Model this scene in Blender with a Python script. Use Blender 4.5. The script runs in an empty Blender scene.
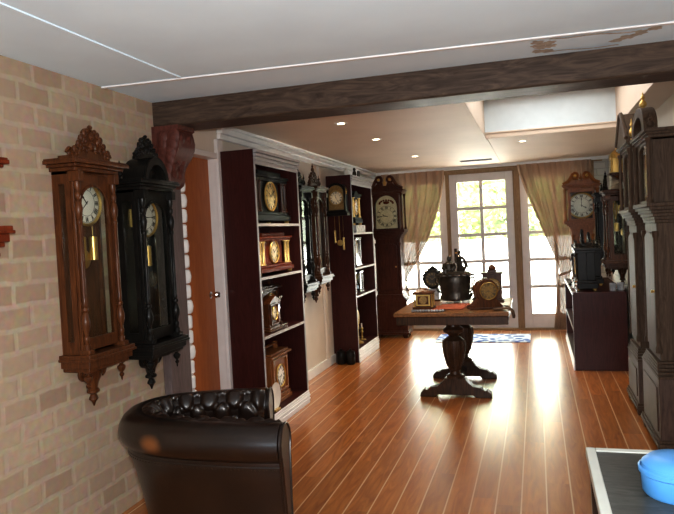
import bpy, bmesh, math, random
from mathutils import Vector, Matrix
random.seed(7)
PI = math.pi
scene = bpy.context.scene
COL = scene.collection

# ------------------------------------------------------------------ materials
def new_mat(name):
    m = bpy.data.materials.new(name); m.use_nodes = True
    nt = m.node_tree
    return m, nt, nt.nodes['Principled BSDF'], nt.nodes['Material Output']

def plain(name, col, rough=.5, metal=0., coat=0., spec=.5, trans=0., noise=.08, nscale=12., bump=0., sheen=0.):
    m, nt, b, out = new_mat(name)
    b.inputs['Roughness'].default_value = rough
    b.inputs['Metallic'].default_value = metal
    b.inputs['Coat Weight'].default_value = coat
    b.inputs['Coat Roughness'].default_value = .12
    b.inputs['Specular IOR Level'].default_value = spec
    b.inputs['Transmission Weight'].default_value = trans
    tc = nt.nodes.new('ShaderNodeTexCoord'); n = nt.nodes.new('ShaderNodeTexNoise')
    n.inputs['Scale'].default_value = nscale; n.inputs['Detail'].default_value = 4
    nt.links.new(tc.outputs['Object'], n.inputs['Vector'])
    r = nt.nodes.new('ShaderNodeValToRGB')
    r.color_ramp.elements[0].position = .3; r.color_ramp.elements[1].position = .7
    r.color_ramp.elements[0].color = [max(0, c*(1-noise*1.5)) for c in col[:3]] + [1]
    r.color_ramp.elements[1].color = [min(1, c*(1+noise*1.5)) for c in col[:3]] + [1]
    nt.links.new(n.outputs['Fac'], r.inputs['Fac']); nt.links.new(r.outputs['Color'], b.inputs['Base Color'])
    if bump:
        bp = nt.nodes.new('ShaderNodeBump'); bp.inputs['Strength'].default_value = bump; bp.inputs['Distance'].default_value = .004
        nt.links.new(n.outputs['Fac'], bp.inputs['Height']); nt.links.new(bp.outputs['Normal'], b.inputs['Normal'])
    return m

def wood(name, c1, c2, rough=.3, coat=.3, scale=(14, 14, 1.6), dist=2.5, spec=.2):
    m, nt, b, out = new_mat(name)
    tc = nt.nodes.new('ShaderNodeTexCoord'); mp = nt.nodes.new('ShaderNodeMapping')
    mp.inputs['Scale'].default_value = scale
    nt.links.new(tc.outputs['Object'], mp.inputs['Vector'])
    n = nt.nodes.new('ShaderNodeTexNoise'); n.inputs['Scale'].default_value = 2.2; n.inputs['Detail'].default_value = 6
    n.inputs['Roughness'].default_value = .62; n.inputs['Distortion'].default_value = dist
    nt.links.new(mp.outputs['Vector'], n.inputs['Vector'])
    r = nt.nodes.new('ShaderNodeValToRGB')
    r.color_ramp.elements[0].position = .32; r.color_ramp.elements[0].color = (*c1, 1)
    r.color_ramp.elements[1].position = .68; r.color_ramp.elements[1].color = (*c2, 1)
    nt.links.new(n.outputs['Fac'], r.inputs['Fac']); nt.links.new(r.outputs['Color'], b.inputs['Base Color'])
    b.inputs['Roughness'].default_value = rough; b.inputs['Coat Weight'].default_value = coat*.12
    b.inputs['Coat Roughness'].default_value = .12; b.inputs['Specular IOR Level'].default_value = spec
    return m

def glass(name, tint=(1, 1, 1), gloss=.12, rough=.02):
    m, nt, b, out = new_mat(name)
    nt.nodes.remove(b)
    t = nt.nodes.new('ShaderNodeBsdfTransparent'); t.inputs['Color'].default_value = (*tint, 1)
    g = nt.nodes.new('ShaderNodeBsdfGlossy'); g.inputs['Roughness'].default_value = rough
    lw = nt.nodes.new('ShaderNodeLayerWeight'); lw.inputs['Blend'].default_value = .5
    pw = nt.nodes.new('ShaderNodeMath'); pw.operation = 'POWER'; pw.inputs[1].default_value = 4.; nt.links.new(lw.outputs['Facing'], pw.inputs[0])
    mx = nt.nodes.new('ShaderNodeMixShader')
    mm = nt.nodes.new('ShaderNodeMath'); mm.operation = 'MULTIPLY_ADD'; mm.inputs[1].default_value = .6; mm.inputs[2].default_value = gloss*.25
    nt.links.new(pw.outputs[0], mm.inputs[0]); nt.links.new(mm.outputs[0], mx.inputs['Fac'])
    nt.links.new(t.outputs[0], mx.inputs[1]); nt.links.new(g.outputs[0], mx.inputs[2])
    nt.links.new(mx.outputs[0], out.inputs['Surface'])
    return m

def brickmat(name, c1, c2, mortar, swap='yz', bw=.23, rh=.105, ms=.012, rough=.85, bump=.5, var=.35):
    m, nt, b, out = new_mat(name)
    tc = nt.nodes.new('ShaderNodeTexCoord'); sp = nt.nodes.new('ShaderNodeSeparateXYZ'); cb = nt.nodes.new('ShaderNodeCombineXYZ')
    nt.links.new(tc.outputs['Object'], sp.inputs[0])
    nt.links.new(sp.outputs['Y' if swap == 'yz' else 'X'], cb.inputs['X']); nt.links.new(sp.outputs['Z'], cb.inputs['Y'])
    n0 = nt.nodes.new('ShaderNodeTexNoise'); n0.inputs['Scale'].default_value = 9; nt.links.new(cb.outputs[0], n0.inputs['Vector'])
    ad = nt.nodes.new('ShaderNodeVectorMath'); ad.operation = 'MULTIPLY_ADD'; ad.inputs[1].default_value = (.022, .022, 0)
    nt.links.new(n0.outputs['Color'], ad.inputs[0]); nt.links.new(cb.outputs[0], ad.inputs[2])
    br = nt.nodes.new('ShaderNodeTexBrick')
    br.inputs['Scale'].default_value = 1; br.inputs['Brick Width'].default_value = bw; br.inputs['Row Height'].default_value = rh
    br.inputs['Mortar Size'].default_value = ms; br.inputs['Mortar Smooth'].default_value = .6; br.inputs['Bias'].default_value = 0
    br.inputs['Color1'].default_value = (*c1, 1); br.inputs['Color2'].default_value = (*c2, 1); br.inputs['Mortar'].default_value = (*mortar, 1)
    nt.links.new(ad.outputs[0], br.inputs['Vector'])
    n = nt.nodes.new('ShaderNodeTexNoise'); n.inputs['Scale'].default_value = 26; n.inputs['Detail'].default_value = 6
    nt.links.new(cb.outputs[0], n.inputs['Vector'])
    mx = nt.nodes.new('ShaderNodeMix'); mx.data_type = 'RGBA'; mx.blend_type = 'OVERLAY'; mx.inputs['Factor'].default_value = var
    nt.links.new(br.outputs['Color'], mx.inputs['A']); nt.links.new(n.outputs['Color'], mx.inputs['B'])
    hs = nt.nodes.new('ShaderNodeMix'); hs.data_type = 'RGBA'; hs.inputs['Factor'].default_value = .22
    n3 = nt.nodes.new('ShaderNodeTexNoise'); n3.inputs['Scale'].default_value = 2.4; n3.inputs['Detail'].default_value = 3; nt.links.new(cb.outputs[0], n3.inputs['Vector'])
    nt.links.new(n3.outputs['Fac'], hs.inputs['Factor'])
    nt.links.new(mx.outputs['Result'], hs.inputs['A']); hs.inputs['B'].default_value = (*[(a+q)/2*1.02 for a, q in zip(c1, mortar)], 1)
    nt.links.new(hs.outputs['Result'], b.inputs['Base Color'])
    b.inputs['Roughness'].default_value = rough
    sb = nt.nodes.new('ShaderNodeMath'); sb.operation = 'MULTIPLY_ADD'; sb.inputs[1].default_value = -1.0; sb.inputs[2].default_value = 1
    nt.links.new(br.outputs['Fac'], sb.inputs[0])
    s2 = nt.nodes.new('ShaderNodeMath'); s2.operation = 'MULTIPLY_ADD'; s2.inputs[1].default_value = .5; nt.links.new(n.outputs['Fac'], s2.inputs[0]); nt.links.new(sb.outputs[0], s2.inputs[2])
    bp = nt.nodes.new('ShaderNodeBump'); bp.inputs['Strength'].default_value = bump; bp.inputs['Distance'].default_value = .008
    nt.links.new(s2.outputs[0], bp.inputs['Height']); nt.links.new(bp.outputs['Normal'], b.inputs['Normal'])
    return m

def floormat():
    m, nt, b, out = new_mat('floor_boards')
    N = nt.nodes.new; L = nt.links.new
    tc = N('ShaderNodeTexCoord'); sp = N('ShaderNodeSeparateXYZ'); L(tc.outputs['Object'], sp.inputs[0])
    sc = N('ShaderNodeMath'); sc.operation = 'DIVIDE'; sc.inputs[1].default_value = .127; L(sp.outputs['X'], sc.inputs[0])
    fl = N('ShaderNodeMath'); fl.operation = 'FLOOR'; L(sc.outputs[0], fl.inputs[0])
    fr = N('ShaderNodeMath'); fr.operation = 'FRACT'; L(sc.outputs[0], fr.inputs[0])
    wn = N('ShaderNodeTexWhiteNoise'); wn.noise_dimensions = '1D'; L(fl.outputs[0], wn.inputs['W'])
    # board end joints
    yo = N('ShaderNodeMath'); yo.operation = 'MULTIPLY_ADD'; yo.inputs[1].default_value = 1.7; L(wn.outputs['Value'], yo.inputs[0]); L(sp.outputs['Y'], yo.inputs[2])
    yd = N('ShaderNodeMath'); yd.operation = 'DIVIDE'; yd.inputs[1].default_value = 1.2; L(yo.outputs[0], yd.inputs[0])
    yf = N('ShaderNodeMath'); yf.operation = 'FLOOR'; L(yd.outputs[0], yf.inputs[0])
    cb2 = N('ShaderNodeCombineXYZ'); L(fl.outputs[0], cb2.inputs[0]); L(yf.outputs[0], cb2.inputs[1])
    wn2 = N('ShaderNodeTexWhiteNoise'); wn2.noise_dimensions = '2D'; L(cb2.outputs[0], wn2.inputs['Vector'])
    mp = N('ShaderNodeMapping'); mp.inputs['Scale'].default_value = (16, 1.7, 1); L(tc.outputs['Object'], mp.inputs['Vector'])
    off = N('ShaderNodeVectorMath'); off.operation = 'ADD'; L(mp.outputs[0], off.inputs[0]); L(wn2.outputs['Color'], off.inputs[1])
    n = N('ShaderNodeTexNoise'); n.inputs['Scale'].default_value = 1.5; n.inputs['Detail'].default_value = 6; n.inputs['Distortion'].default_value = 1.6; L(off.outputs[0], n.inputs['Vector'])
    r = N('ShaderNodeValToRGB'); e = r.color_ramp.elements
    e[0].position = .25; e[0].color = (.25, .073, .014, 1); e[1].position = .75; e[1].color = (.45, .162, .033, 1)
    L(n.outputs['Fac'], r.inputs['Fac'])
    br = N('ShaderNodeMath'); br.operation = 'MULTIPLY_ADD'; br.inputs[1].default_value = .3; br.inputs[2].default_value = .85; L(wn2.outputs['Value'], br.inputs[0])
    mu = N('ShaderNodeVectorMath'); mu.operation = 'SCALE'; L(r.outputs['Color'], mu.inputs[0]); L(br.outputs[0], mu.inputs['Scale'])
    # groove mask
    ab = N('ShaderNodeMath'); ab.operation = 'SUBTRACT'; ab.inputs[1].default_value = .5; L(fr.outputs[0], ab.inputs[0])
    a2 = N('ShaderNodeMath'); a2.operation = 'ABSOLUTE'; L(ab.outputs[0], a2.inputs[0])
    gt = N('ShaderNodeMapRange'); gt.inputs['From Min'].default_value = .462; gt.inputs['From Max'].default_value = .478; L(a2.outputs[0], gt.inputs['Value'])
    mx = N('ShaderNodeMix'); mx.data_type = 'RGBA'; L(gt.outputs[0], mx.inputs['Factor']); L(mu.outputs[0], mx.inputs['A'])
    mx.inputs['B'].default_value = (.60, .39, .225, 1)  # pale groove colour stands in for light glinting off the board edges
    L(mx.outputs['Result'], b.inputs['Base Color'])
    b.inputs['Roughness'].default_value = .27; b.inputs['Specular IOR Level'].default_value = .8; b.inputs['Coat Weight'].default_value = .5; b.inputs['Coat Roughness'].default_value = .3
    n2 = N('ShaderNodeTexNoise'); n2.inputs['Scale'].default_value = 5; L(tc.outputs['Object'], n2.inputs['Vector'])
    bp = N('ShaderNodeBump'); bp.inputs['Strength'].default_value = .03; bp.inputs['Distance'].default_value = .01
    L(n2.outputs['Fac'], bp.inputs['Height']); L(bp.outputs['Normal'], b.inputs['Normal'])
    return m

def curtainmat():
    m, nt, b, out = new_mat('sheer_beige_curtain'); nt.nodes.remove(b)
    N = nt.nodes.new; L = nt.links.new
    tc = N('ShaderNodeTexCoord'); w = N('ShaderNodeTexWave'); w.inputs['Scale'].default_value = 160; w.bands_direction = 'Z'
    L(tc.outputs['Object'], w.inputs['Vector'])
    r = N('ShaderNodeValToRGB'); r.color_ramp.elements[0].color = (.40, .29, .21, 1); r.color_ramp.elements[1].color = (.47, .35, .255, 1); L(w.outputs['Fac'], r.inputs['Fac'])
    d = N('ShaderNodeBsdfDiffuse'); t = N('ShaderNodeBsdfTranslucent'); tr = N('ShaderNodeBsdfTransparent')
    L(r.outputs[0], d.inputs['Color']); t.inputs['Color'].default_value = (.28, .15, .10, 1)
    m1 = N('ShaderNodeMixShader'); m1.inputs[0].default_value = .11; L(d.outputs[0], m1.inputs[1]); L(t.outputs[0], m1.inputs[2])
    m2 = N('ShaderNodeMixShader'); m2.inputs[0].default_value = .04; L(m1.outputs[0], m2.inputs[1]); L(tr.outputs[0], m2.inputs[2])
    L(m2.outputs[0], out.inputs['Surface'])
    return m

def leathermat():
    m, nt, b, out = new_mat('dark_brown_leather'); N = nt.nodes.new; L = nt.links.new
    tc = N('ShaderNodeTexCoord')
    n = N('ShaderNodeTexNoise'); n.inputs['Scale'].default_value = 5; n.inputs['Detail'].default_value = 5; L(tc.outputs['Object'], n.inputs['Vector'])
    r = N('ShaderNodeValToRGB'); e = r.color_ramp.elements
    e[0].position = .3; e[0].color = (.006, .003, .002, 1); e[1].position = .78; e[1].color = (.018, .008, .0045, 1)
    L(n.outputs['Fac'], r.inputs['Fac'])
    # a worn orange-tan patch on the shoulder of the roll
    def spot(c, rad, stretch):
        mp = N('ShaderNodeVectorMath'); mp.operation = 'SUBTRACT'; mp.inputs[1].default_value = c; L(tc.outputs['Object'], mp.inputs[0])
        sc = N('ShaderNodeVectorMath'); sc.operation = 'MULTIPLY'; sc.inputs[1].default_value = stretch; L(mp.outputs[0], sc.inputs[0])
        ln = N('ShaderNodeVectorMath'); ln.operation = 'LENGTH'; L(sc.outputs[0], ln.inputs[0])
        nn = N('ShaderNodeMath'); nn.operation = 'MULTIPLY_ADD'; nn.inputs[1].default_value = .03; L(n.outputs['Fac'], nn.inputs[0]); L(ln.outputs['Value'], nn.inputs[2])
        mr = N('ShaderNodeMapRange'); mr.inputs['From Min'].default_value = rad; mr.inputs['From Max'].default_value = rad*.45; L(nn.outputs[0], mr.inputs['Value'])
        return mr
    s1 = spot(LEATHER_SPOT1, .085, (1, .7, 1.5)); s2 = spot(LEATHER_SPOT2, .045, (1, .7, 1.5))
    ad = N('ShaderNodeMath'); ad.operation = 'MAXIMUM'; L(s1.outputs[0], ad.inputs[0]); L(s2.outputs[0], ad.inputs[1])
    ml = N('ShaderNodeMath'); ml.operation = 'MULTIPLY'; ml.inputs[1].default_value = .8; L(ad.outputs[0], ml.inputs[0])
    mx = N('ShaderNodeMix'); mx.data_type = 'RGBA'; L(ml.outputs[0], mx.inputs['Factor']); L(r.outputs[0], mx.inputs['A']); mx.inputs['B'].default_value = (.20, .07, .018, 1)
    L(mx.outputs['Result'], b.inputs['Base Color'])
    b.inputs['Roughness'].default_value = .33; b.inputs['Coat Weight'].default_value = .25; b.inputs['Coat Roughness'].default_value = .2
    v = N('ShaderNodeTexNoise'); v.inputs['Scale'].default_value = 60; v.inputs['Detail'].default_value = 3; L(tc.outputs['Object'], v.inputs['Vector'])
    bp = N('ShaderNodeBump'); bp.inputs['Strength'].default_value = .15; bp.inputs['Distance'].default_value = .004
    L(v.outputs['Fac'], bp.inputs['Height']); L(bp.outputs['Normal'], b.inputs['Normal'])
    return m

def rugmat():
    m, nt, b, out = new_mat('blue_white_rug'); N = nt.nodes.new; L = nt.links.new
    tc = N('ShaderNodeTexCoord'); v = N('ShaderNodeTexVoronoi'); v.inputs['Scale'].default_value = 9
    L(tc.outputs['Object'], v.inputs['Vector'])
    r = N('ShaderNodeValToRGB'); e = r.color_ramp.elements
    e[0].position = .35; e[0].color = (.05, .12, .40, 1); e[1].position = .5; e[1].color = (.62, .70, .82, 1)
    L(v.outputs['Distance'], r.inputs['Fac']); L(r.outputs[0], b.inputs['Base Color']); b.inputs['Roughness'].default_value = .9
    return m

def emit(name, col, s):
    m, nt, b, out = new_mat(name)
    b.inputs['Base Color'].default_value = (*col, 1)
    b.inputs['Emission Color'].default_value = (*col, 1); b.inputs['Emission Strength'].default_value = s
    return m

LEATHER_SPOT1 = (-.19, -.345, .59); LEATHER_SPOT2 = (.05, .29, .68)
M = {}
M['brick'] = brickmat('pink_tan_brick', (.28, .185, .125), (.45, .34, .245), (.44, .37, .28), 'yz', .205, .101, .017, .85, .22, .5)
M['whitebrick_x'] = brickmat('white_painted_brick_back', (.50, .50, .46), (.56, .56, .52), (.33, .33, .30), 'xz', .23, .086, .008, .6, .7, .12)
M['whitebrick_y'] = brickmat('white_painted_brick_side', (.46, .44, .38), (.52, .49, .43), (.30, .28, .24), 'yz', .23, .086, .008, .6, .7, .15)
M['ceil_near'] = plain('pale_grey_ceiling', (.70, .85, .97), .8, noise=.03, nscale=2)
M['ceil_far'] = plain('warm_beige_ceiling', (.66, .54, .43), .55, noise=.04, nscale=2)  # beige holds the warm glow of downlights and floor in the colour
M['white'] = plain('white_gloss_paint', (.74, .74, .74), .35, noise=.03)
M['wellwhite'] = plain('cool_white_board', (.60, .66, .68), .6, noise=.02)
M['doorwhite'] = plain('door_white_paint', (.66, .63, .62), .4, noise=.03)
M['wallwhite'] = plain('cream_wall_paint', (.62, .56, .49), .6, noise=.04, nscale=3)
M['floor'] = floormat()
M['beam'] = wood('weathered_dark_beam', (.032, .020, .014), (.095, .063, .045), .5, .15, (1.4, 9, 9))
M['post'] = wood('grey_stained_post', (.10, .075, .072), (.17, .13, .125), .6, 0)
M['corbel'] = wood('red_brown_carved_wood', (.06, .018, .013), (.13, .042, .03), .5, .05, (10, 10, 6))
M['walnut'] = wood('walnut', (.038, .012, .005), (.125, .043, .014), .3, .4)
M['walnut_dark'] = wood('dark_walnut', (.030, .012, .006), (.085, .035, .017), .3, .35)
M['ebony'] = wood('black_lacquered_wood', (.005, .0045, .004), (.014, .012, .010), .3, .4, spec=.15)
M['mahog'] = wood('dark_red_mahogany', (.030, .007, .006), (.055, .014, .011), .33, .15)
M['mahog_in'] = wood('mahogany_interior', (.028, .006, .006), (.055, .012, .011), .45, .05)
M['redmahog'] = wood('red_mahogany', (.10, .018, .007), (.20, .042, .015), .5, 0, spec=.05)
M['oak'] = wood('honey_oak', (.17, .055, .016), (.33, .125, .04), .35, .25)
M['orangewood'] = wood('orange_brown_wood', (.20, .068, .018), (.34, .13, .04), .38, .25)
M['orangedoor'] = wood('orange_veneer', (.29, .085, .024), (.37, .125, .038), .4, .15, (6, 6, .8))
M['tabletop'] = wood('worn_oak_top', (.11, .048, .018), (.25, .115, .045), .35, .2, (10, 1.5, 10))
M['darkoak'] = wood('dark_oak', (.022, .012, .007), (.075, .036, .018), .32, .3)
M['longcase'] = wood('longcase_mahogany', (.032, .009, .005), (.085, .026, .014), .28, .4)
M['greywood'] = wood('sheened_brown_wood', (.045, .026, .018), (.10, .060, .045), .48, 0, spec=.3)
M['greydark'] = wood('dull_dark_brown_wood', (.045, .028, .018), (.095, .062, .042), .5, 0, spec=.10)
M['brass'] = plain('brass', (.62, .42, .14), .28, .8, noise=.08)
M['gold'] = plain('gilt', (.72, .49, .16), .32, .6, noise=.15, nscale=40)
M['silver'] = plain('silver', (.72, .72, .72), .22, 1, noise=.05)
M['bronze'] = plain('dark_bronze', (.035, .026, .018), .32, .5, noise=.3, nscale=30, bump=.5)
M['dialwhite'] = plain('white_enamel', (.88, .86, .80), .3, noise=.02)
M['dialcream'] = plain('cream_dial', (.78, .68, .46), .45, noise=.08)
M['dialdark'] = plain('old_dark_gilt_dial', (.26, .16, .05), .4, .4, noise=.2, nscale=60)
M['dialgold'] = plain('gilt_dial', (.66, .49, .18), .42, .25, noise=.2, nscale=60)
M['black'] = plain('black_paint', (.012, .011, .01), .35, noise=.1)
M['slate'] = plain('black_slate', (.008, .008, .008), .45, spec=.08, noise=.3)
M['marble'] = plain('grey_marble', (.34, .35, .37), .25, noise=.3, nscale=25)
M['ceramic'] = plain('white_ceramic', (.75, .74, .70), .2, noise=.03)
M['glass'] = glass('clock_glass', (.93, .95, .93), .10)
M['pane'] = glass('window_pane', (.97, .98, .97), .05)
M['blueglass'] = glass('pale_blue_glass', (.72, .80, .86), .55, .08)
M['curtain'] = curtainmat()
M['leather'] = leathermat()
M['rug'] = rugmat()
M['blue'] = plain('sky_blue_plastic', (.10, .36, .78), .35, noise=.03)
M['tablegrey'] = wood('dark_grey_laminate', (.035, .036, .030), (.085, .085, .075), .3, .2, (3, 12, 3))
M['tablewhite'] = plain('pale_grey_edging', (.60, .62, .57), .35, noise=.03)
M['redcloth'] = plain('rust_red_runner', (.30, .075, .035), .9, noise=.25, nscale=40)
M['whitecloth'] = plain('white_cloth', (.75, .73, .68), .9, noise=.04)
M['browncloth'] = plain('brown_cloth', (.10, .055, .03), .9, noise=.15)
M['framebrown'] = wood('tan_door_frame', (.22, .14, .075), (.34, .23, .13), .5, .1)
M['peel'] = plain('peeled_tan_board', (.44, .39, .33), .9, noise=.15, nscale=30)
M['leaf'] = plain('sunlit_leaf', (.36, .42, .16), .6, noise=.5, nscale=7)  # lighter leaf green with the sunlight put into the colour
M['leafdark'] = plain('shaded_hedge', (.20, .25, .09), .8, noise=.5, nscale=6)  # darker copy of the leaf green, hedge shade put into the colour
M['paving'] = plain('pale_paving', (.75, .73, .68), .8, noise=.05)
M['gardenwall'] = plain('white_garden_wall', (.80, .80, .77), .8, noise=.03)
M['lamp'] = emit('warm_lamp', (1, .82, .55), 14)
M['ventdark'] = plain('dark_vent', (.03, .028, .025), .6)
M['kickwhite'] = plain('white_ribbed_skirting', (.80, .81, .84), .35, noise=.03)
M['edgegrey'] = plain('grey_shelf_edge', (.42, .40, .40), .5, noise=.05)
M['crowngrey'] = plain('grey_crown_paint', (.36, .345, .35), .4, noise=.05)
M['outlet'] = plain('outlet_plastic', (.6, .6, .56), .4, noise=.02)

# ------------------------------------------------------------------ mesh builder
class MB:
    def __init__(s): s.v = []; s.f = []
    def add(s, vs, fs, mat=None):
        o = len(s.v)
        s.v += [tuple(mat @ Vector(p)) if mat is not None else tuple(p) for p in vs]
        s.f += [tuple(i+o for i in q) for q in fs]
        return s
    def box(s, x0, x1, y0, y1, z0, z1, mat=None, ch=0.):
        if x0 > x1: x0, x1 = x1, x0
        if y0 > y1: y0, y1 = y1, y0
        if z0 > z1: z0, z1 = z1, z0
        vs = [(x, y, z) for z in (z0, z1) for y in (y0, y1) for x in (x0, x1)]
        return s.add(vs, [(0, 2, 3, 1), (4, 5, 7, 6), (0, 1, 5, 4), (2, 6, 7, 3), (0, 4, 6, 2), (1, 3, 7, 5)], mat)
    def taper(s, c0, h0, z0, c1, h1, z1, mat=None):       # frustum with rectangular ends
        vs = [(c0[0]+a*h0[0], c0[1]+b*h0[1], z0) for b in (-1, 1) for a in (-1, 1)] + [(c1[0]+a*h1[0], c1[1]+b*h1[1], z1) for b in (-1, 1) for a in (-1, 1)]
        return s.add(vs, [(0, 2, 3, 1), (4, 5, 7, 6), (0, 1, 5, 4), (2, 6, 7, 3), (0, 4, 6, 2), (1, 3, 7, 5)], mat)
    def lathe(s, prof, c=(0, 0, 0), n=16, mat=None, axis='z', sc=(1, 1), caps=True):
        vs = []; fs = []
        for (r, z) in prof:
            for k in range(n):
                a = 2*PI*k/n; x = r*math.cos(a)*sc[0]; y = r*math.sin(a)*sc[1]
                p = (x, y, z) if axis == 'z' else ((x, -z, y) if axis == '-y' else (z, x, y))
                vs.append((p[0]+c[0], p[1]+c[1], p[2]+c[2]))
        m = len(prof)
        for i in range(m-1):
            for k in range(n):
                a = i*n+k; b = i*n+(k+1) % n
                fs.append((a, b, b+n, a+n))
        if caps: fs.append(tuple(range(n-1, -1, -1))); fs.append(tuple((m-1)*n+k for k in range(n)))
        return s.add(vs, fs, mat)
    def prism(s, poly, y0, y1, mat=None):                   # poly in XZ, extruded along Y
        n = len(poly)
        vs = [(x, y0, z) for x, z in poly] + [(x, y1, z) for x, z in poly]
        fs = [tuple(range(n)), tuple(range(2*n-1, n-1, -1))] + [(i, i+n, (i+1) % n+n, (i+1) % n) for i in range(n)]
        return s.add(vs, fs, mat)
    def ring(s, outer, inner, y0, y1, mat=None):            # two XZ loops of equal length
        n = len(outer); vs = []
        for y in (y0, y1):
            for L in (outer, inner): vs += [(x, y, z) for x, z in L]
        fs = []
        for i in range(n):
            j = (i+1) % n
            fs += [(i, j, n+j, n+i), (2*n+i, 3*n+i, 3*n+j, 2*n+j), (i, 2*n+i, 2*n+j, j), (n+i, n+j, 3*n+j, 3*n+i)]
        return s.add(vs, fs, mat)
    def tube(s, pts, r, n=8, mat=None, closed=False):
        P = [Vector(p) for p in pts]; m = len(P); vs = []; fs = []
        rr = r if isinstance(r, (list, tuple)) else [r]*m
        up = None
        for i in range(m):
            if closed: t = P[(i+1) % m]-P[i-1]
            else: t = P[min(i+1, m-1)]-P[max(i-1, 0)]
            t.normalize()
            if up is None:
                up = Vector((0, 0, 1)) if abs(t.z) < .9 else Vector((0, 1, 0))
            a = t.cross(up)
            if a.length < 1e-5: a = t.cross(Vector((1, 0, .1)))
            a.normalize(); b = a.cross(t); b.normalize(); up = b
            for k in range(n):
                q = 2*PI*k/n
                vs.append(tuple(P[i]+a*(rr[i]*math.cos(q))+b*(rr[i]*math.sin(q))))
        for i in range(m if closed else m-1):
            for k in range(n):
                j = (i+1) % m
                fs.append((i*n+k, i*n+(k+1) % n, j*n+(k+1) % n, j*n+k))
        if not closed:
            fs.append(tuple(range(n-1, -1, -1))); fs.append(tuple((m-1)*n+k for k in range(n)))
        return s.add(vs, fs, mat)
    def ball(s, c, r, n=10, mat=None):
        rx, ry, rz = r if isinstance(r, (tuple, list)) else (r, r, r)
        m = max(5, n//2+1); vs = [(c[0], c[1], c[2]-rz)]; fs = []
        for i in range(1, m):
            a = -PI/2+PI*i/m
            for k in range(n):
                b = 2*PI*k/n
                vs.append((c[0]+rx*math.cos(a)*math.cos(b), c[1]+ry*math.cos(a)*math.sin(b), c[2]+rz*math.sin(a)))
        vs.append((c[0], c[1], c[2]+rz)); L = len(vs)-1
        for k in range(n):
            fs.append((0, 1+(k+1) % n, 1+k)); fs.append((L, L-n+k, L-n+(k+1) % n))
        for i in range(m-2):
            for k in range(n):
                a = 1+i*n+k; b = 1+i*n+(k+1) % n
                fs.append((a, b, b+n, a+n))
        return s.add(vs, fs, mat)
    def build(s, name, mat, parent=None, bevel=0., angle=35, solid=0):
        me = bpy.data.meshes.new(name); me.from_pydata(s.v, [], s.f)
        bm = bmesh.new(); bm.from_mesh(me)
        if len(bm.faces) < 60000: bmesh.ops.recalc_face_normals(bm, faces=bm.faces)
        bm.to_mesh(me); bm.free()
        me.materials.append(mat)
        me.shade_smooth()
        try: me.set_sharp_from_angle(angle=math.radians(angle))
        except Exception: pass
        o = bpy.data.objects.new(name, me); COL.objects.link(o)
        if parent is not None: o.parent = parent
        if bevel:
            b = o.modifiers.new('bevel', 'BEVEL'); b.width = bevel; b.segments = 2; b.limit_method = 'ANGLE'; b.angle_limit = math.radians(40)
        return o

def thing(name, label, cat, loc=(0, 0, 0), rz=0., group=None):
    o = bpy.data.objects.new(name, None); o.empty_display_size = .05; COL.objects.link(o)
    o.location = loc; o.rotation_euler = (0, 0, rz)
    tag(o, label, cat, group); return o
def tag(o, label, cat, group=None):
    o['label'] = label; o['category'] = cat
    if group: o['group'] = group
    return o
def struct(name, mb, mat, bevel=0.):
    o = mb.build(name, mat, None, bevel); o['kind'] = 'structure'; return o
def bx(*a): return MB().box(*a)
def copy_tree(o, parent=None):
    c = o.copy(); COL.objects.link(c)
    if parent is not None: c.parent = parent
    for ch in list(o.children): copy_tree(ch, c)
    return c
RZL = PI/2       # faces +X : stands on the left wall
RZR = -PI/2      # faces -X : stands on the right wall

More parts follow.
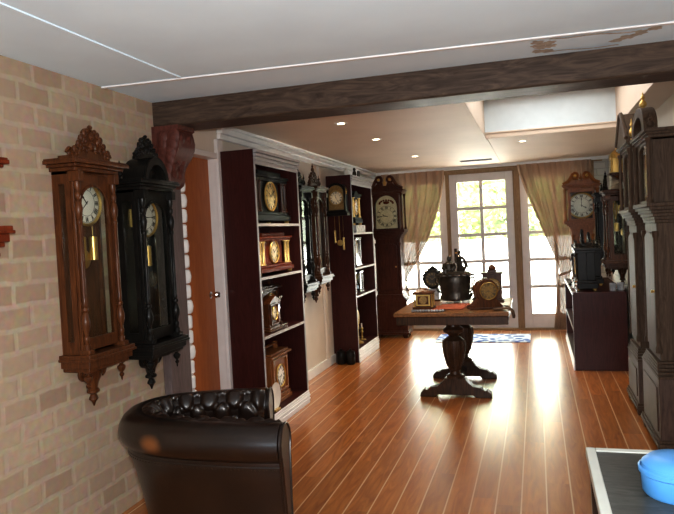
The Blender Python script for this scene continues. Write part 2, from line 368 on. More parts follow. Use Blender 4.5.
# ------------------------------------------------------------------ clock parts
ROM = ['XII', 'I', 'II', 'III', 'IIII', 'V', 'VI', 'VII', 'VIII', 'IX', 'X', 'XI']
def hand_poly(L, w, ang, cx, cz):
    p = [(-w*.5, -L*.15), (w*.5, -L*.15), (w*.35, L*.5), (w*1.1, L*.66), (w*.3, L*.78), (0, L), (-w*.3, L*.78), (-w*1.1, L*.66), (-w*.35, L*.5)]
    c, s = math.cos(ang), math.sin(ang)
    return [(cx+x*c+z*s, cz-x*s+z*c) for x, z in p]
def add_dial(parent, cx, cz, y, R, mat, t=(10, 9), numerals=True, bezel=None, ink='black', name='dial', inner=None, hands=True):
    d = MB().lathe([(R*.02, 0), (R, 0), (R, .004), (R*.97, .006), (R*.02, .006)], (cx, y, cz), 32, axis='-y').build(name, M[mat], parent)
    yf = y-.0065
    if bezel:
        MB().lathe([(R*.97, .002), (R*1.10, .002), (R*1.12, .010), (R*1.06, .016), (R*.985, .010), (R*.97, .002)], (cx, y, cz), 32, axis='-y', caps=False).build('bezel', M[bezel], d)
    if inner:
        MB().lathe([(R*.02, 0), (R*.50, 0), (R*.50, .0015), (R*.02, .0015)], (cx, yf+.001, cz), 28, axis='-y').build('dial_centre', M[inner], d)
    if numerals:
        n = MB(); hh = R*.11; rr = R*.79; lw = R*.016
        for h in range(12):
            th = 2*PI*h/12; s = ROM[h]; ws = [R*.07 if c == 'I' else R*.13 for c in s]
            x = -sum(ws)/2
            c_, s_ = math.cos(th), math.sin(th)
            def tr(u, v): return (cx+u*c_+(rr+v)*s_, cz-u*s_+(rr+v)*c_)
            for c, w in zip(s, ws):
                m_ = x+w/2; q = w*.36
                if c == 'I': segs = [(m_, -hh, m_, hh, lw*1.5)]
                elif c == 'V': segs = [(m_-q, hh, m_, -hh, lw*1.5), (m_+q, hh, m_, -hh, lw)]
                else: segs = [(m_-q, hh, m_+q, -hh, lw*1.5), (m_+q, hh, m_-q, -hh, lw)]
                for x0, z0, x1, z1, l in segs:
                    n.prism([tr(x0-l, z0), tr(x0+l, z0), tr(x1+l, z1), tr(x1-l, z1)], yf, yf-.0008)
                x += w
        for rad in (.95, .64):
            k = 32
            n.ring([(cx+R*rad*math.cos(2*PI*i/k), cz+R*rad*math.sin(2*PI*i/k)) for i in range(k)],
                   [(cx+R*(rad-.02)*math.cos(2*PI*i/k), cz+R*(rad-.02)*math.sin(2*PI*i/k)) for i in range(k)], yf, yf-.0006)
        n.build('numerals', M[ink], d)
    if hands:
        hA = 2*PI*((t[0] % 12)+t[1]/60)/12; mA = 2*PI*t[1]/60
        MB().prism(hand_poly(R*.52, R*.06, hA, cx, cz), yf-.002, yf-.0035).build('hour_hand', M[ink], d)
        MB().prism(hand_poly(R*.80, R*.045, mA, cx, cz), yf-.004, yf-.0055).build('minute_hand', M[ink], d)
    return d

def col_prof(r, z0, z1, bulbs=True):
    H = z1-z0
    if not bulbs:
        return [(r*1.5, z0), (r*1.5, z0+H*.04), (r*1.1, z0+H*.06), (r, z0+H*.1), (r*.92, z1-H*.1), (r*1.1, z1-H*.06), (r*1.5, z1-H*.04), (r*1.5, z1)]
    P = [(1.5, 0), (1.5, .03), (.9, .04), (1.3, .06), (1.3, .075), (.8, .085), (1.0, .10), (1.9, .14), (2.0, .17), (1.3, .21), (.8, .225), (1.5, .235), (1.5, .25), (.85, .26),
         (1.2, .275), (.9, .29), (1.0, .33), (.95, .5), (.85, .74), (1.25, .75), (1.25, .765), (.8, .775), (1.5, .80), (1.9, .84), (1.4, .875), (.8, .89), (1.4, .91), (1.4, .93), (.9, .94), (1.5, .97), (1.5, 1)]
    return [(r*a, z0+H*b) for a, b in P]
def finial_prof(r, h, flip=False):
    P = [(.9, 0), (.9, .06), (.45, .10), (.45, .16), (.95, .24), (1.0, .34), (.75, .46), (.35, .56), (.35, .60), (.6, .66), (.5, .74), (.2, .82), (.25, .88), (.02, 1)]
    return [(r*a, (-h*b if flip else h*b)) for a, b in P]
def scroll(cx, cz, r0, turns, sgn, n=22, start=0.):           # spiral points in XZ
    return [(cx+sgn*r0*(1-.8*i/n)*math.cos(start+turns*2*PI*i/n), cz+r0*(1-.8*i/n)*math.sin(start+turns*2*PI*i/n)) for i in range(n+1)]
def arch_loop(x0, x1, z0, z1, rise, n=14):                    # rectangle with arched top (rise 0 = square)
    L = [(x0, z0), (x1, z0)]
    c = (x0+x1)/2; a = (x1-x0)/2
    for i in range(n+1):
        t = PI*i/n
        L.append((c+a*math.cos(t), z1-rise+rise*math.sin(t)))
    return L
def square_loop(x0, x1, z0, z1, n=14):
    L = [(x0, z0), (x1, z0)]
    c = (x0+x1)/2; a = (x1-x0)/2
    for i in range(n+1):
        t = PI*i/n; u, v = math.cos(t), math.sin(t)
        k = 1/max(abs(u), abs(v), 1e-6)
        L.append((c+a*max(-1, min(1, u*k)), z1-.5*a+.5*a*max(0, min(1, v*k)) if True else 0))
    return L
def weight(parent, x, y, z0, z1, r, mat='brass'):
    w = MB().lathe([(r*.3, z0), (r, z0+.004), (r, z1-.004), (r*.3, z1)], (x, y, 0), 16).build('weight', M[mat], parent)
    MB().lathe([(r*.06, z1), (r*.06, z1+.12)], (x, y, 0), 6).build('cord', M[mat], w)
def carved_crest(mb, W, z0, h, y0, y1, rough=1.):
    # symmetrical silhouette with lobes, plus relief
    S = [(.50, 0), (.50, .10), (.46, .16), (.48, .26), (.42, .32), (.36, .24), (.33, .34), (.34, .46), (.27, .52), (.24, .46), (.27, .62), (.24, .74), (.18, .74), (.19, .84), (.12, .95), (.04, .92), (0, 1.0)]
    P = [(W*a, z0+h*b) for a, b in S]; P += [(-x, z) for x, z in reversed(P[:-1])]
    mb.prism(P, y0, y1)
    ym = y1
    for sg in (-1, 1):
        for cx, cz, r in ((.40, .18, .075), (.28, .33, .085), (.20, .55, .07), (.12, .30, .06)):
            mb.tube([(x, ym-.002, z) for x, z in scroll(sg*W*cx, z0+h*cz, W*r, 1.4, sg)], [W*.022*(1-.5*i/22) for i in range(23)], 6)
        for cx, cz, r in ((.45, .30, .05), (.34, .48, .05), (.25, .66, .055), (.17, .80, .05), (.10, .88, .04)):
            mb.ball((sg*W*cx, ym, z0+h*cz), (W*r, .012, W*r*1.2), 8)
    mb.ball((0, ym, z0+h*.42), (W*.09, .018, h*.14), 10)
    mb.ball((0, ym, z0+h*.74), (W*.055, .014, h*.12), 10)
    mb.ball((0, ym+.004, z0+h*1.0), (W*.045, .014, h*.07), 8)

def vienna(name, label, cat, loc, rz, W, H, D, mat, crest='carved', ch=.16, R=.1, dz=.74, dial='dialwhite', wcount=2, group=None, pend=.22, trim=None, numerals=True, t=(10, 9), shelfx=.035, cols=True, inner=None, bob='brass', dialbezel='brass'):
    T = thing(name, label, cat, loc, rz, group); m = M[mat]; tm = M[trim or mat]
    hw = W/2; st = W*.11
    bx(-hw, hw, -.012, 0, 0, H).build('back_board', m, T)
    for s in (-1, 1):                                         # side frames with glass
        q = MB(); x0, x1 = s*hw, s*(hw-.014)
        q.box(x0, x1, -D, -D+.03, 0, H).box(x0, x1, -.035, -.012, 0, H).box(x0, x1, -D+.03, -.035, 0, .06).box(x0, x1, -D+.03, -.035, H-.06, H)
        sp = q.build('side_panel', m, T)
        bx(s*(hw-.006), s*(hw-.009), -D+.03, -.035, .06, H-.06).build('side_glass', M['glass'], sp)
    bx(-hw, hw, -D, 0, -.012, .0).build('case_floor', m, T); bx(-hw, hw, -D, 0, H-.012, H).build('case_top', m, T)
    # arched door
    iw = hw-st*1.25
    outer = []; inner_l = arch_loop(-iw, iw, .065, H-.06, iw*.9)
    for i, (x, z) in enumerate(inner_l):
        if i < 2: outer.append(((hw-.004) if x > 0 else -(hw-.004), .012))
        else:
            k = (i-2)/14
            if k < .25: outer.append((hw-.004, H-.06-iw*.9+(iw*.9+.05)*min(1, k/.25)))
            elif k > .75: outer.append((-(hw-.004), H-.06-iw*.9+(iw*.9+.05)*min(1, (1-k)/.25)))
            else: outer.append(((hw-.004)*(1-(k-.25)*4), H-.01))
    dr = MB().ring(outer, inner_l, -D-.016, -D).build('door', m, T, .002)
    MB().prism(inner_l, -D-.004, -D-.006).build('door_glass', M['glass'], dr)
    MB().ring(arch_loop(-iw-.004, iw+.004, .061, H-.056, iw*.9+.004), arch_loop(-iw+.008, iw-.008, .073, H-.068, iw*.9-.008), -D-.022, -D-.012).build('door_moulding', tm, dr)
    # dial, movement, pendulum, weights
    z = H*dz
    add_dial(T, 0, z, -D*.62, R, dial, t, numerals, dialbezel, inner=inner)
    bx(-R*.5, R*.5, -D*.55, -.012, z-R*.5, z+R*.5).build('movement', M['brass'], T)
    pz_ = z-R-H*pend
    p = MB().lathe([(.004, pz_), (.004, z-R*.6)], (0, -D*.35, 0), 6).build('pendulum_rod', M['walnut'], T)
    MB().lathe([(.002, 0), (R*.42, 0), (R*.46, .004), (R*.30, .012), (.002, .015)], (0, -D*.36, pz_), 20, axis='-y').build('bob', M[bob], p)
    xs = {2: (-R*.42, R*.42), 1: (0,), 0: ()}[wcount]
    for x in xs: weight(T, x, -D*.62, z-R-H*.21, z-R-H*.07, W*.07)
    # columns
    if cols:
        for s in (-1, 1):
            MB().lathe(col_prof(W*.035, .02, H-.05), (s*(hw-st*.45), -D-.030, 0), 12).build('column', m, T)
            for za, zb in ((-.005, .022), (H-.05, H)): bx(s*(hw-st*.45)-W*.06, s*(hw-st*.45)+W*.06, -D-.057, -D+.01, za, zb).build('column_block', m, T, .002)
    # cornice
    e = shelfx; c = MB()
    for k, (o, za, zb) in enumerate(((.012, 0, .018), (.024, .018, .032), (.04, .032, .05), (.036, .05, .058))):
        c.box(-hw-o*e/.035, hw+o*e/.035, -D-.03-o*e/.035, 0, H+za, H+zb)
    c.build('cornice', m, T, .003)
    zt = H+.058
    if crest == 'carved':
        q = MB(); carved_crest(q, W*.92, zt, ch, -D*1.0, -D*1.0-.02)
        q.box(-hw*.98, hw*.98, -D*1.15, -D*.4, zt, zt+.018)
        for s in (-1, 1): q.tube([(x, -D*1.05, zz) for x, zz in scroll(s*hw*.92, zt+.03, .026, 1.3, s)], .008, 6)
        q.build('carved_crest', m, T)
    elif crest == 'arch':
        q = MB(); k = 18; r0 = hw*.78; r1 = hw*.52
        o_ = [(r0*math.cos(PI*i/k), zt+.0+r0*1.05*math.sin(PI*i/k)) for i in range(k+1)]
        i_ = [(r1*math.cos(PI*i/k), zt+.0+r1*1.05*math.sin(PI*i/k)) for i in range(k+1)]
        for (a, b, ya) in ((1, 1, .0), (.93, 1.1, .012)):
            vs = [(x*a, z_) for x, z_ in o_]+[(x*b, z_) for x, z_ in reversed(i_)]
            q.prism(vs, -D*.2, -D-.035-ya)
        q.prism(i_, -D*.2, -D*.9)
        q.lathe([(.004, 0), (.034, 0), (.036, .01), (.02, .02), (.004, .024)], (0, -D*.92, zt+r1*.5), 16, axis='-y')
        for i in range(7): q.ball((.046*math.cos(2*PI*i/7), -D*.93, zt+r1*.5+.046*math.sin(2*PI*i/7)), (.012, .01, .012), 6)
        q.build('arched_pediment', m, T)
        q = MB(); carved_crest(q, W*.70, zt+r0*.93, ch, -D*.7, -D*.7-.022); q.build('carved_crest', m, T)
        for s in (-1, 1):
            MB().lathe([(r_, zt+z_) for r_, z_ in finial_prof(.017, .11)], (s*(hw-.006), -D*.25, 0), 10).build('finial', m, T)
    elif crest == 'spire':
        q = MB(); carved_crest(q, W*.95, zt, ch, -D*.6, -D*.6-.02)
        q.lathe([(r_, zt+ch*.9+z_) for r_, z_ in finial_prof(.018, .10)], (0, -D*.6-.01, 0), 8)
        q.build('carved_crest', m, T)
        for s in (-1, 1):
            MB().lathe([(r_, zt+z_) for r_, z_ in finial_prof(.018, .13)], (s*(hw-.01), -D*.8, 0), 10).build('finial', m, T)
    # bottom shelf, console, pendants
    c = MB()
    for o, za, zb in ((.030, -.022, 0), (.036, -.032, -.018), (.02, -.065, -.032), (.006, -.085, -.065)):
        c.box(-hw-o, hw+o, -D-.045-o, 0, za, zb)
    c.build('base_moulding', m, T, .003)
    q = MB(); z0 = -.085
    q.taper((0, -D*.52), (hw*.55, D*.5), z0, (0, -D*.42), (hw*.40, D*.40), z0-.02)
    pr = [(hw*.38, z0-.02), (hw*.34, z0-.05), (hw*.22, z0-.08), (hw*.17, z0-.11), (hw*.24, z0-.12), (hw*.24, z0-.13), (hw*.1, z0-.14), (hw*.16, z0-.155), (hw*.18, z0-.165), (hw*.08, z0-.18), (.004, z0-.20)]
    q.lathe(list(reversed(pr)), (0, -D*.42, 0), 14, sc=(1, .8))
    for s in (-1, 1): q.tube([(x, -D*.45, zz) for x, zz in scroll(s*hw*.45, z0-.02, hw*.22, 1.2, s, 16, -PI/2)], .012, 6)
    q.build('console', m, T)
    for s in (-1, 1):
        MB().lathe([(r_, z0+z_) for r_, z_ in reversed(finial_prof(.022, .10, True))], (s*(hw-.02), -D-.02, 0), 10).build('pendant', m, T)
    return T

def longcase(name, label, loc, rz, bw, bh, D, tw, tz, hw_, hz, mat, ped='swan', R=.15, face='dialcream', cat='clock', arch=True, inner=None, proj=.04, door=True, t=(10, 10), hmat=None, numerals=True, topz=None, bmat=None):
    T = thing(name, label, cat, loc, rz); m = M[mat]; hm = M[hmat or mat]
    # base
    b = bx(-bw/2, bw/2, -D, 0, .07, bh).build('base', M[bmat or mat], T, .004)
    bx(-bw/2+.06, bw/2-.06, -D-.008, -D+.002, .13, bh-.06).build('base_panel', M[bmat or mat], b, .006)
    q = MB().box(-bw/2-.02, bw/2+.02, -D-.02, 0, .045, .075).box(-bw/2-.012, bw/2+.012, -D-.012, 0, .075, .095)
    q.build('skirting', m, T, .004)
    for sx in (-1, 1):
        for y in (-D+.02, -.04):
            MB().taper((sx*(bw/2-.035), y), (.026, .026), 0, (sx*(bw/2-.035), y), (.042, .036), .05).build('foot', m, T, .004)
    q = MB()
    for i in range(5):
        k = i/4; o = .02*(1-k)
        q.box(-tw/2-.012-(bw-tw)/2*(1-k)**1.5, tw/2+.012+(bw-tw)/2*(1-k)**1.5, -D+.01-.012*(1-k), 0, bh+.018*i, bh+.018*(i+1))
    q.build('lower_moulding', m, T, .003)
    tb = bh+.09; td = D-.03
    tr = bx(-tw/2, tw/2, -td, 0, tb, tz).build('trunk', m, T, .004)
    if door:
        d = MB().prism(arch_loop(-tw/2+.05, tw/2-.05, tb+.06, tz-.06, .04), -td-.014, -td+.002).build('trunk_door', m, T, .004)
        MB().lathe([(.004, 0), (.009, .002), (.006, .01), (.012, .016), (.004, .022)], (tw/2-.065, -td-.013, (tb+tz)/2), 8, axis='-y').build('escutcheon', M['brass'], d)
    for s in (-1, 1): MB().lathe(col_prof(.014, tb+.05, tz-.05, False), (s*(tw/2-.008), -td-.006, 0), 10).build('quarter_column', m, T)
    q = MB()
    for i in range(5):
        k = i/4
        q.box(-tw/2-.01-(hw_-tw)/2*k**1.5, tw/2+.01+(hw_-tw)/2*k**1.5, -td-.008-proj*k**1.5, 0, tz+.02*i, tz+.02*(i+1))
    q.build('upper_moulding', m, T, .003)
    # hood
    h0 = tz+.10; hd = td+proj+.0; w2 = hw_/2
    hx = w2-.045
    bx(-w2-.015, w2+.015, -hd-.022, 0, h0, h0+.025).build('hood_sill', hm, T, .004)
    q = MB().box(-hx, hx, -.02, 0, h0+.025, hz).box(-hx, -hx+.02, -hd+.03, 0, h0+.025, hz).box(hx-.02, hx, -hd+.03, 0, h0+.025, hz).box(-hx, hx, -hd+.03, 0, hz-.02, hz)
    q.build('hood', hm, T)
    dz = h0+.05+R*1.06
    rise = R*.55 if arch else .001
    dw = hx-.004; gi = min(dw-.028, R*1.14)
    top_in = hz-.03 if arch else min(hz-.03, dz+R*1.12)
    inl = arch_loop(-gi, gi, h0+.045, top_in, min(gi, max(.002, top_in-(dz+R*.75))) if arch else .002)
    outl = []
    n = len(inl)
    for i, (x, z) in enumerate(inl):
        if i < 2: outl.append((dw if x > 0 else -dw, h0+.026))
        else:
            k = (i-2)/14
            zs = dz+R*.75
            if k < .25: outl.append((dw, zs+(hz-zs)*min(1, k/.25)))
            elif k > .75: outl.append((-dw, zs+(hz-zs)*min(1, (1-k)/.25)))
            else: outl.append((dw*(1-(k-.25)*4), hz))
    dr = MB().ring(outl, inl, -hd+.012, -hd+.03).build('hood_door', hm, T, .002)
    MB().prism(inl, -hd+.020, -hd+.023).build('hood_glass', M['glass'], dr)
    bkp = MB().prism([(x*.99, z) for x, z in inl], -hd+.06, -hd+.064).build('dial_plate', M['dialcream' if face == 'dialcream' else 'walnut'], T)
    add_dial(T, 0, dz, -hd+.058, R, face, t, numerals, None if face == 'dialcream' else 'brass', inner=inner)
    if arch:
        q = MB()
        for i in range(9):
            a = PI*i/8
            q.ball((R*.62*math.cos(a), -hd+.056, dz+R*1.18+R*.28*math.sin(a)), (R*.10, .004, R*.09), 6)
        q.ball((0, -hd+.056, dz+R*1.25), (R*.3, .004, R*.14), 8)
        q.build('painted_arch', M['redmahog'], bkp)
    for s in (-1, 1):
        for y in (-hd+.0, -.05):
            MB().lathe(col_prof(.013, h0+.025, hz-.01, False), (s*(w2-.012), y, 0), 10).build('hood_column', hm, T)
    q = MB()
    for o, za, zb in ((.0, 0, .02), (.014, .02, .035), (.026, .035, .055)):
        q.box(-w2-o, w2+o, -hd-o, 0, hz-.012+za, hz-.012+zb)
    q.build('hood_cornice', hm, T, .003)
    z1 = hz+.043
    if ped == 'swan':
        tp = (topz or z1+.2)-z1
        bk = [(w2, z1), (w2, z1+tp*.12), (w2*.72, z1+tp*.18), (w2*.5, z1+tp*.42), (w2*.36, z1+tp*.62), (w2*.16, z1+tp*.62), (w2*.12, z1+tp*.34)]
        bk = bk+[(-x, z) for x, z in reversed(bk)]
        MB().prism(bk, -hd+.03, -hd+.01).build('tympanum', hm, T)
        for s in (-1, 1):
            pts = [(s*w2*1.06, z1+tp*.05), (s*w2*.95, z1+tp*.12), (s*w2*.78, z1+tp*.22), (s*w2*.66, z1+tp*.40), (s*w2*.56, z1+tp*.62), (s*w2*.46, z1+tp*.82), (s*w2*.34, z1+tp*.93)]
            r_ = w2*.17
            pts += [(s*w2*.34-s*0+(-s)*r_*math.sin(a)*1.0, z1+tp*.93-r_+r_*math.cos(a)) for a in [PI*1.6*i/12 for i in range(1, 13)]]
            sw = MB().tube([(x, -hd+.005, z) for x, z in pts], [.022]*5+[.022-.0006*i for i in range(len(pts)-5)], 8).build('swan_neck', hm, T)
            MB().lathe([(.002, 0), (.018, 0), (.020, .01), (.01, .02), (.002, .024)], (s*w2*.33, -hd-.012, z1+tp*.93-r_), 10, axis='-y').build('rosette', M['brass'], sw)
        MB().lathe([(r_, z1+tp*.30+z_) for r_, z_ in finial_prof(.026, tp*.62)], (0, -hd+.02, 0), 12).build('finial', M['brass'] if face == 'dialcream' else hm, T)
    elif ped == 'arch':
        tp = (topz or z1+.2)-z1; k = 18
        o_ = [(w2*.92*math.cos(PI*i/k), z1+tp*.62*math.sin(PI*i/k)**.8) for i in range(k+1)]
        i_ = [(w2*.60*math.cos(PI*i/k), z1+tp*.40*math.sin(PI*i/k)**.8) for i in range(k+1)]
        MB().prism(o_+list(reversed(i_)), -hd+.06, -hd-.02).build('arched_pediment', hm, T, .004)
        MB().prism(i_, -hd+.07, -hd+.05).build('tympanum', M['darkoak'], T)
        for x, hh in ((0, .40), (-w2*.9, .30), (w2*.9, .30)):
            zz = z1+tp*.58 if x == 0 else z1
            MB().lathe([(r_, zz+z_) for r_, z_ in finial_prof(.024, tp*hh*1.1)], (x, -hd+.02, 0), 10).build('finial', M['brass'] if x == 0 else hm, T)
    elif ped == 'peak':
        tp = (topz or z1+.2)-z1
        MB().prism([(-w2, z1), (w2, z1), (w2*.98, z1+tp*.1), (w2*.12, z1+tp), (-w2*.12, z1+tp), (-w2*.98, z1+tp*.1)], -hd+.08, -hd-.02).build('peaked_pediment', hm, T, .004)
        q = MB()
        for s in (-1, 1): q.tube([(s*w2*1.02, -hd-.02, z1+tp*.08), (s*w2*.1, -hd-.02, z1+tp*1.02)], .016, 6)
        q.build('raking_moulding', hm, T)
        for s in (-1, 1): MB().lathe([(r_, z1+z_) for r_, z_ in finial_prof(.02, tp*.7)], (s*w2*.95, -hd+.02, 0), 10).build('finial', M['brass'], T)
    return T

# ------------------------------------------------------------------ mantel clocks
def mantel_temple(name, label, loc, rz, W, H, D, body, colm, dial, R, foot='gold', group=None, ncol=4, top='flat', inner=None, t=(10, 9), solid=True):
    T = thing(name, label, 'clock', loc, rz, group); m = M[body]
    for sx in (-1, 1):
        for y in (-D+.03, -.03):
            MB().lathe([(.012, 0), (.020, .006), (.016, .014), (.024, .026)], (sx*(W/2-.03), y, 0), 10).build('foot', M[foot], T)
    z = .024; bh = H*.17
    MB().box(-W/2, W/2, -D, 0, z, z+bh*.65).box(-W/2+.014, W/2-.014, -D+.012, -.012, z+bh*.65, z+bh).build('plinth', m, T, .004)
    z0 = z+bh; z1 = H*.80
    MB().box(-W*.26, W*.26, -D+.04, -.02, z0, z1).build('case', m, T, .003)
    if solid: MB().box(-W/2+.05, W/2-.05, -D*.45, -.02, z0, z1).build('back_case', m, T, .003)
    xs = [s*W*a for a in ((.42, .33) if ncol == 4 else (.38,)) for s in (-1, 1)]
    for x in xs: MB().lathe(col_prof(.012, z0, z1, False), (x, -D+.028, 0), 10).build('column', M[colm], T)
    MB().box(-W/2+.02, W/2-.02, -D+.012, -.012, z1, z1+H*.06).box(-W/2+.004, W/2-.004, -D+.002, 0, z1+H*.06, z1+H*.11).build('entablature', m, T, .004)
    if top == 'ped': MB().prism([(-W*.34, z1+H*.11), (W*.34, z1+H*.11), (W*.06, H), (-W*.06, H)], -D+.02, -.02).build('pediment', m, T, .003)
    elif top == 'flat': MB().box(-W*.34, W*.34, -D+.03, -.03, z1+H*.11, H).build('top_step', m, T, .004)
    add_dial(T, 0, (z0+z1)/2+.005, -D+.038, R, dial, t, True, 'gold', inner=inner)
    return T
def mantel_gable(name, label, loc, rz, W, H, D, body, dial, R, roof='step', group=None, dz=.5, t=(10, 9)):
    T = thing(name, label, 'clock', loc, rz, group); m = M[body]
    MB().box(-W/2-.03, W/2+.03, -D-.02, 0, 0, H*.06).box(-W/2-.015, W/2+.015, -D-.01, 0, H*.06, H*.13).build('plinth', m, T, .004)
    MB().box(-W/2, W/2, -D, 0, H*.13, H*.80).build('case', m, T, .003)
    MB().ring(square_ring(W*.44, H*.17, H*.77), square_ring(W*.36, H*.21, H*.73), -D-.014, -D).build('door', m, T, .002)
    if roof == 'step':
        MB().box(-W/2-.035, W/2+.035, -D-.03, 0, H*.80, H*.84).box(-W/2-.01, W/2+.01, -D-.01, 0, H*.84, H*.88).build('cornice', m, T, .004)
        MB().box(-W*.42, -W*.36, -D*.6, -D*.4, H*.88, H).box(W*.36, W*.42, -D*.6, -D*.4, H*.88, H).box(-W*.42, W*.42, -D*.6, -D*.4, H*.95, H*.98).build('gallery_rail', m, T, .002)
    else:
        MB().prism([(-W/2-.03, H*.78), (W/2+.03, H*.78), (W/2+.02, H*.82), (0, H), (-W/2-.02, H*.82)], -D-.02, 0).build('pitched_roof', m, T, .003)
    add_dial(T, 0, H*dz, -D-.002, R, dial, t, True, 'brass')
    return T
def square_ring(hw, z0, z1): return [(-hw, z0), (hw, z0), (hw, z1), (-hw, z1)]
def crystal_regulator(name, label, loc, rz, W, H, D, metal, group=None, dial='dialwhite', gm='glass'):
    T = thing(name, label, 'clock', loc, rz, group); m = M[metal]
    MB().box(-W/2, W/2, -D, 0, 0, H*.05).box(-W/2+.008, W/2-.008, -D+.008, -.008, H*.05, H*.09).build('base', m, T, .002)
    MB().box(-W/2+.008, W/2-.008, -D+.008, -.008, H*.90, H*.94).box(-W/2, W/2, -D, 0, H*.94, H).build('top', m, T, .002)
    for sx in (-1, 1):
        for y in (-D+.014, -.014):
            MB().lathe([(.007, H*.09), (.007, H*.90)], (sx*(W/2-.014), y, 0), 8).build('corner_post', m, T)
    MB().box(-W/2+.014, W/2-.014, -D+.012, -.012, H*.09, H*.90).build('glass_case', M[gm], T)
    MB().box(-W*.2, W*.2, -D*.6, -D*.3, H*.55, H*.82).build('movement', M['brass'], T)
    add_dial(T, 0, H*.68, -D*.62, W*.34, dial, (10, 9), False, 'brass')
    p = MB().lathe([(.003, H*.2), (.003, H*.55)], (0, -D*.5, 0), 6).build('pendulum_rod', M['brass'], T)
    MB().lathe([(W*.14, H*.14), (W*.14, H*.32)], (0, -D*.5, 0), 10).build('bob', M['silver'], p)
    return T

# ------------------------------------------------------------------ camera (recovered from the vanishing points)
F_PX, PCX, PCY, CH = 660., 337., 257., 1.45
dv = Vector(((536-PCX)/F_PX, -(224-PCY)/F_PX, -1.)).normalized()
uv = Vector((-.05, 1, 0)); uv.z = (uv.x*dv.x+uv.y*dv.y)/-dv.z; uv.normalize()
rv = dv.cross(uv)
R3 = Matrix((rv, dv, uv))
cd = bpy.data.cameras.new('camera'); cam = bpy.data.objects.new('camera', cd); COL.objects.link(cam)
cam.matrix_world = Matrix.Translation((0, 0, CH)) @ R3.to_4x4()
cd.sensor_fit = 'HORIZONTAL'; cd.sensor_width = 36.; cd.lens = 36*F_PX/674.
cd.clip_start = .05
scene.camera = cam

# ------------------------------------------------------------------ room shell
XL, XR, YB, ZC = -2.2, .94, 9.4, 2.3
YF = -2.6
struct('floor', bx(-2.5, XR+.1, YF, YB+.12, -.06, 0), M['floor'])
struct('wall_left', bx(-2.5, XL, YF, 3.76, 0, ZC), M['brick'])
XL2 = -2.24
struct('wall_left_far', MB().box(-2.5, XL2, 4.46, YB+.1, 0, ZC).box(-2.5, XL2, 3.76, 4.46, 2.075, ZC), M['wallwhite'])
struct('wall_right', bx(XR, XR+.15, YF, 5.9, 0, ZC+.5), M['wallwhite'])
struct('wall_right_far', bx(XR, XR+.15, 5.9, YB+.1, 0, ZC+.5), M['whitebrick_y'])
struct('wall_behind', bx(-2.5, XR+.15, YF-.1, YF, 0, ZC), M['wallwhite'])
struct('wall_back', MB().box(.76, XR, YB, YB+.12, 0, ZC).box(-2.5, -2.15, YB, YB+.12, 0, ZC).box(-2.15, .76, YB, YB+.12, 2.245, ZC), M['whitebrick_x'])
struct('ceiling', bx(-2.5, XR+.1, YF, 3.6, ZC, ZC+.05), M['ceil_near'])
# far ceiling with a raised well on the right
wx0, wx1, wy0, wy1 = -.44, .74, 4.36, 6.6
struct('ceiling_far', MB().box(-2.5, wx0, 3.6, YB+.1, ZC, ZC+.05).box(wx1, XR+.1, 3.6, YB+.1, ZC, ZC+.05).box(wx0, wx1, 3.6, wy0, ZC, ZC+.05).box(wx0, wx1, wy1, YB+.1, ZC, ZC+.05), M['ceil_far'])
struct('ceiling_well', MB().box(wx0-.03, wx0, wy0, wy1, ZC+.05, ZC+.42).box(wx0, wx1, wy0-.03, wy0, ZC+.05, ZC+.42).box(wx0, wx1, wy0, wy1, ZC+.38, ZC+.42).box(wx1, wx1+.03, wy0, wy1, ZC+.05, ZC+.42), M['ceil_far'])
struct('wall_well_end', bx(wx0, wx1, wy1, wy1+.03, ZC+.05, ZC+.40), M['wellwhite'])
struct('trim_1', MB().box(wx0, wx1, wy1-.012, wy1, ZC+.001, ZC+.03).box(wx0, wx1, wy1-.02, wy1, ZC+.045, ZC+.058).box(wx0-.012, wx0+.014, wy0, wy1, ZC-.014, ZC+.004), M['ceil_far'], .002)
struct('trim_2', MB().box(wx0-.02, wx0+.02, wy1, YB, ZC-.006, ZC+.002), M['ceil_far'])
# beam, post, brick edge
struct('beam', MB().box(XL-.05, XR, 3.55, 3.80, 2.15, ZC+.01), M['beam'], .012)
struct('post', MB().box(XL, XL+.055, 3.50, 3.74, 0, 1.84), M['post'], .006)
q = MB(); z = 0.
rng = random.Random(3)
while z < 2.12:
    h = .094; d_ = rng.uniform(-.008, .008)
    q.lathe([(.001, 0), (.040, .003), (.048, .012), (.051+d_*.5, h*.5), (.048, h-.012), (.040, h-.003), (.001, h)], (XL-.004, 3.79+d_, z), 12, sc=(1.15, .9)); z += h+.004
struct('trim_3', q, M['white'])
# carved corbel under the beam
q = MB(); prof = [(-2.2, 2.15), (-1.965, 2.15), (-1.965, 2.125), (-1.985, 2.118), (-1.975, 2.09), (-1.965, 2.05), (-1.972, 2.01), (-2.0, 1.965), (-2.035, 1.93), (-2.06, 1.90), (-2.075, 1.86), (-2.07, 1.83), (-2.085, 1.80), (-2.12, 1.78), (-2.2, 1.76)]
prof = [(-2.2+(x+2.2)*.78, z) for x, z in prof]
q.prism(prof, 3.525, 3.72)
for k in range(7):
    t = k/6
    q.ball((-2.055-.075*t, 3.522, 2.085-.27*t), (.045-.015*t, .012, .05), 8); q.ball((-2.125-.02*t, 3.522, 2.08-.25*t), (.040-.01*t, .016, .045), 8)
    q.ball((-2.022-.09*t, 3.57+.03*(k % 2), 2.07-.24*t), (.010, .03, .035), 8); q.ball((-2.022-.09*t, 3.66, 2.07-.24*t), (.010, .03, .035), 8)
o = q.build('carved_corbel', M['corbel']); tag(o, 'red-brown carved wooden corbel holding up the beam above the grey post', 'corbel')
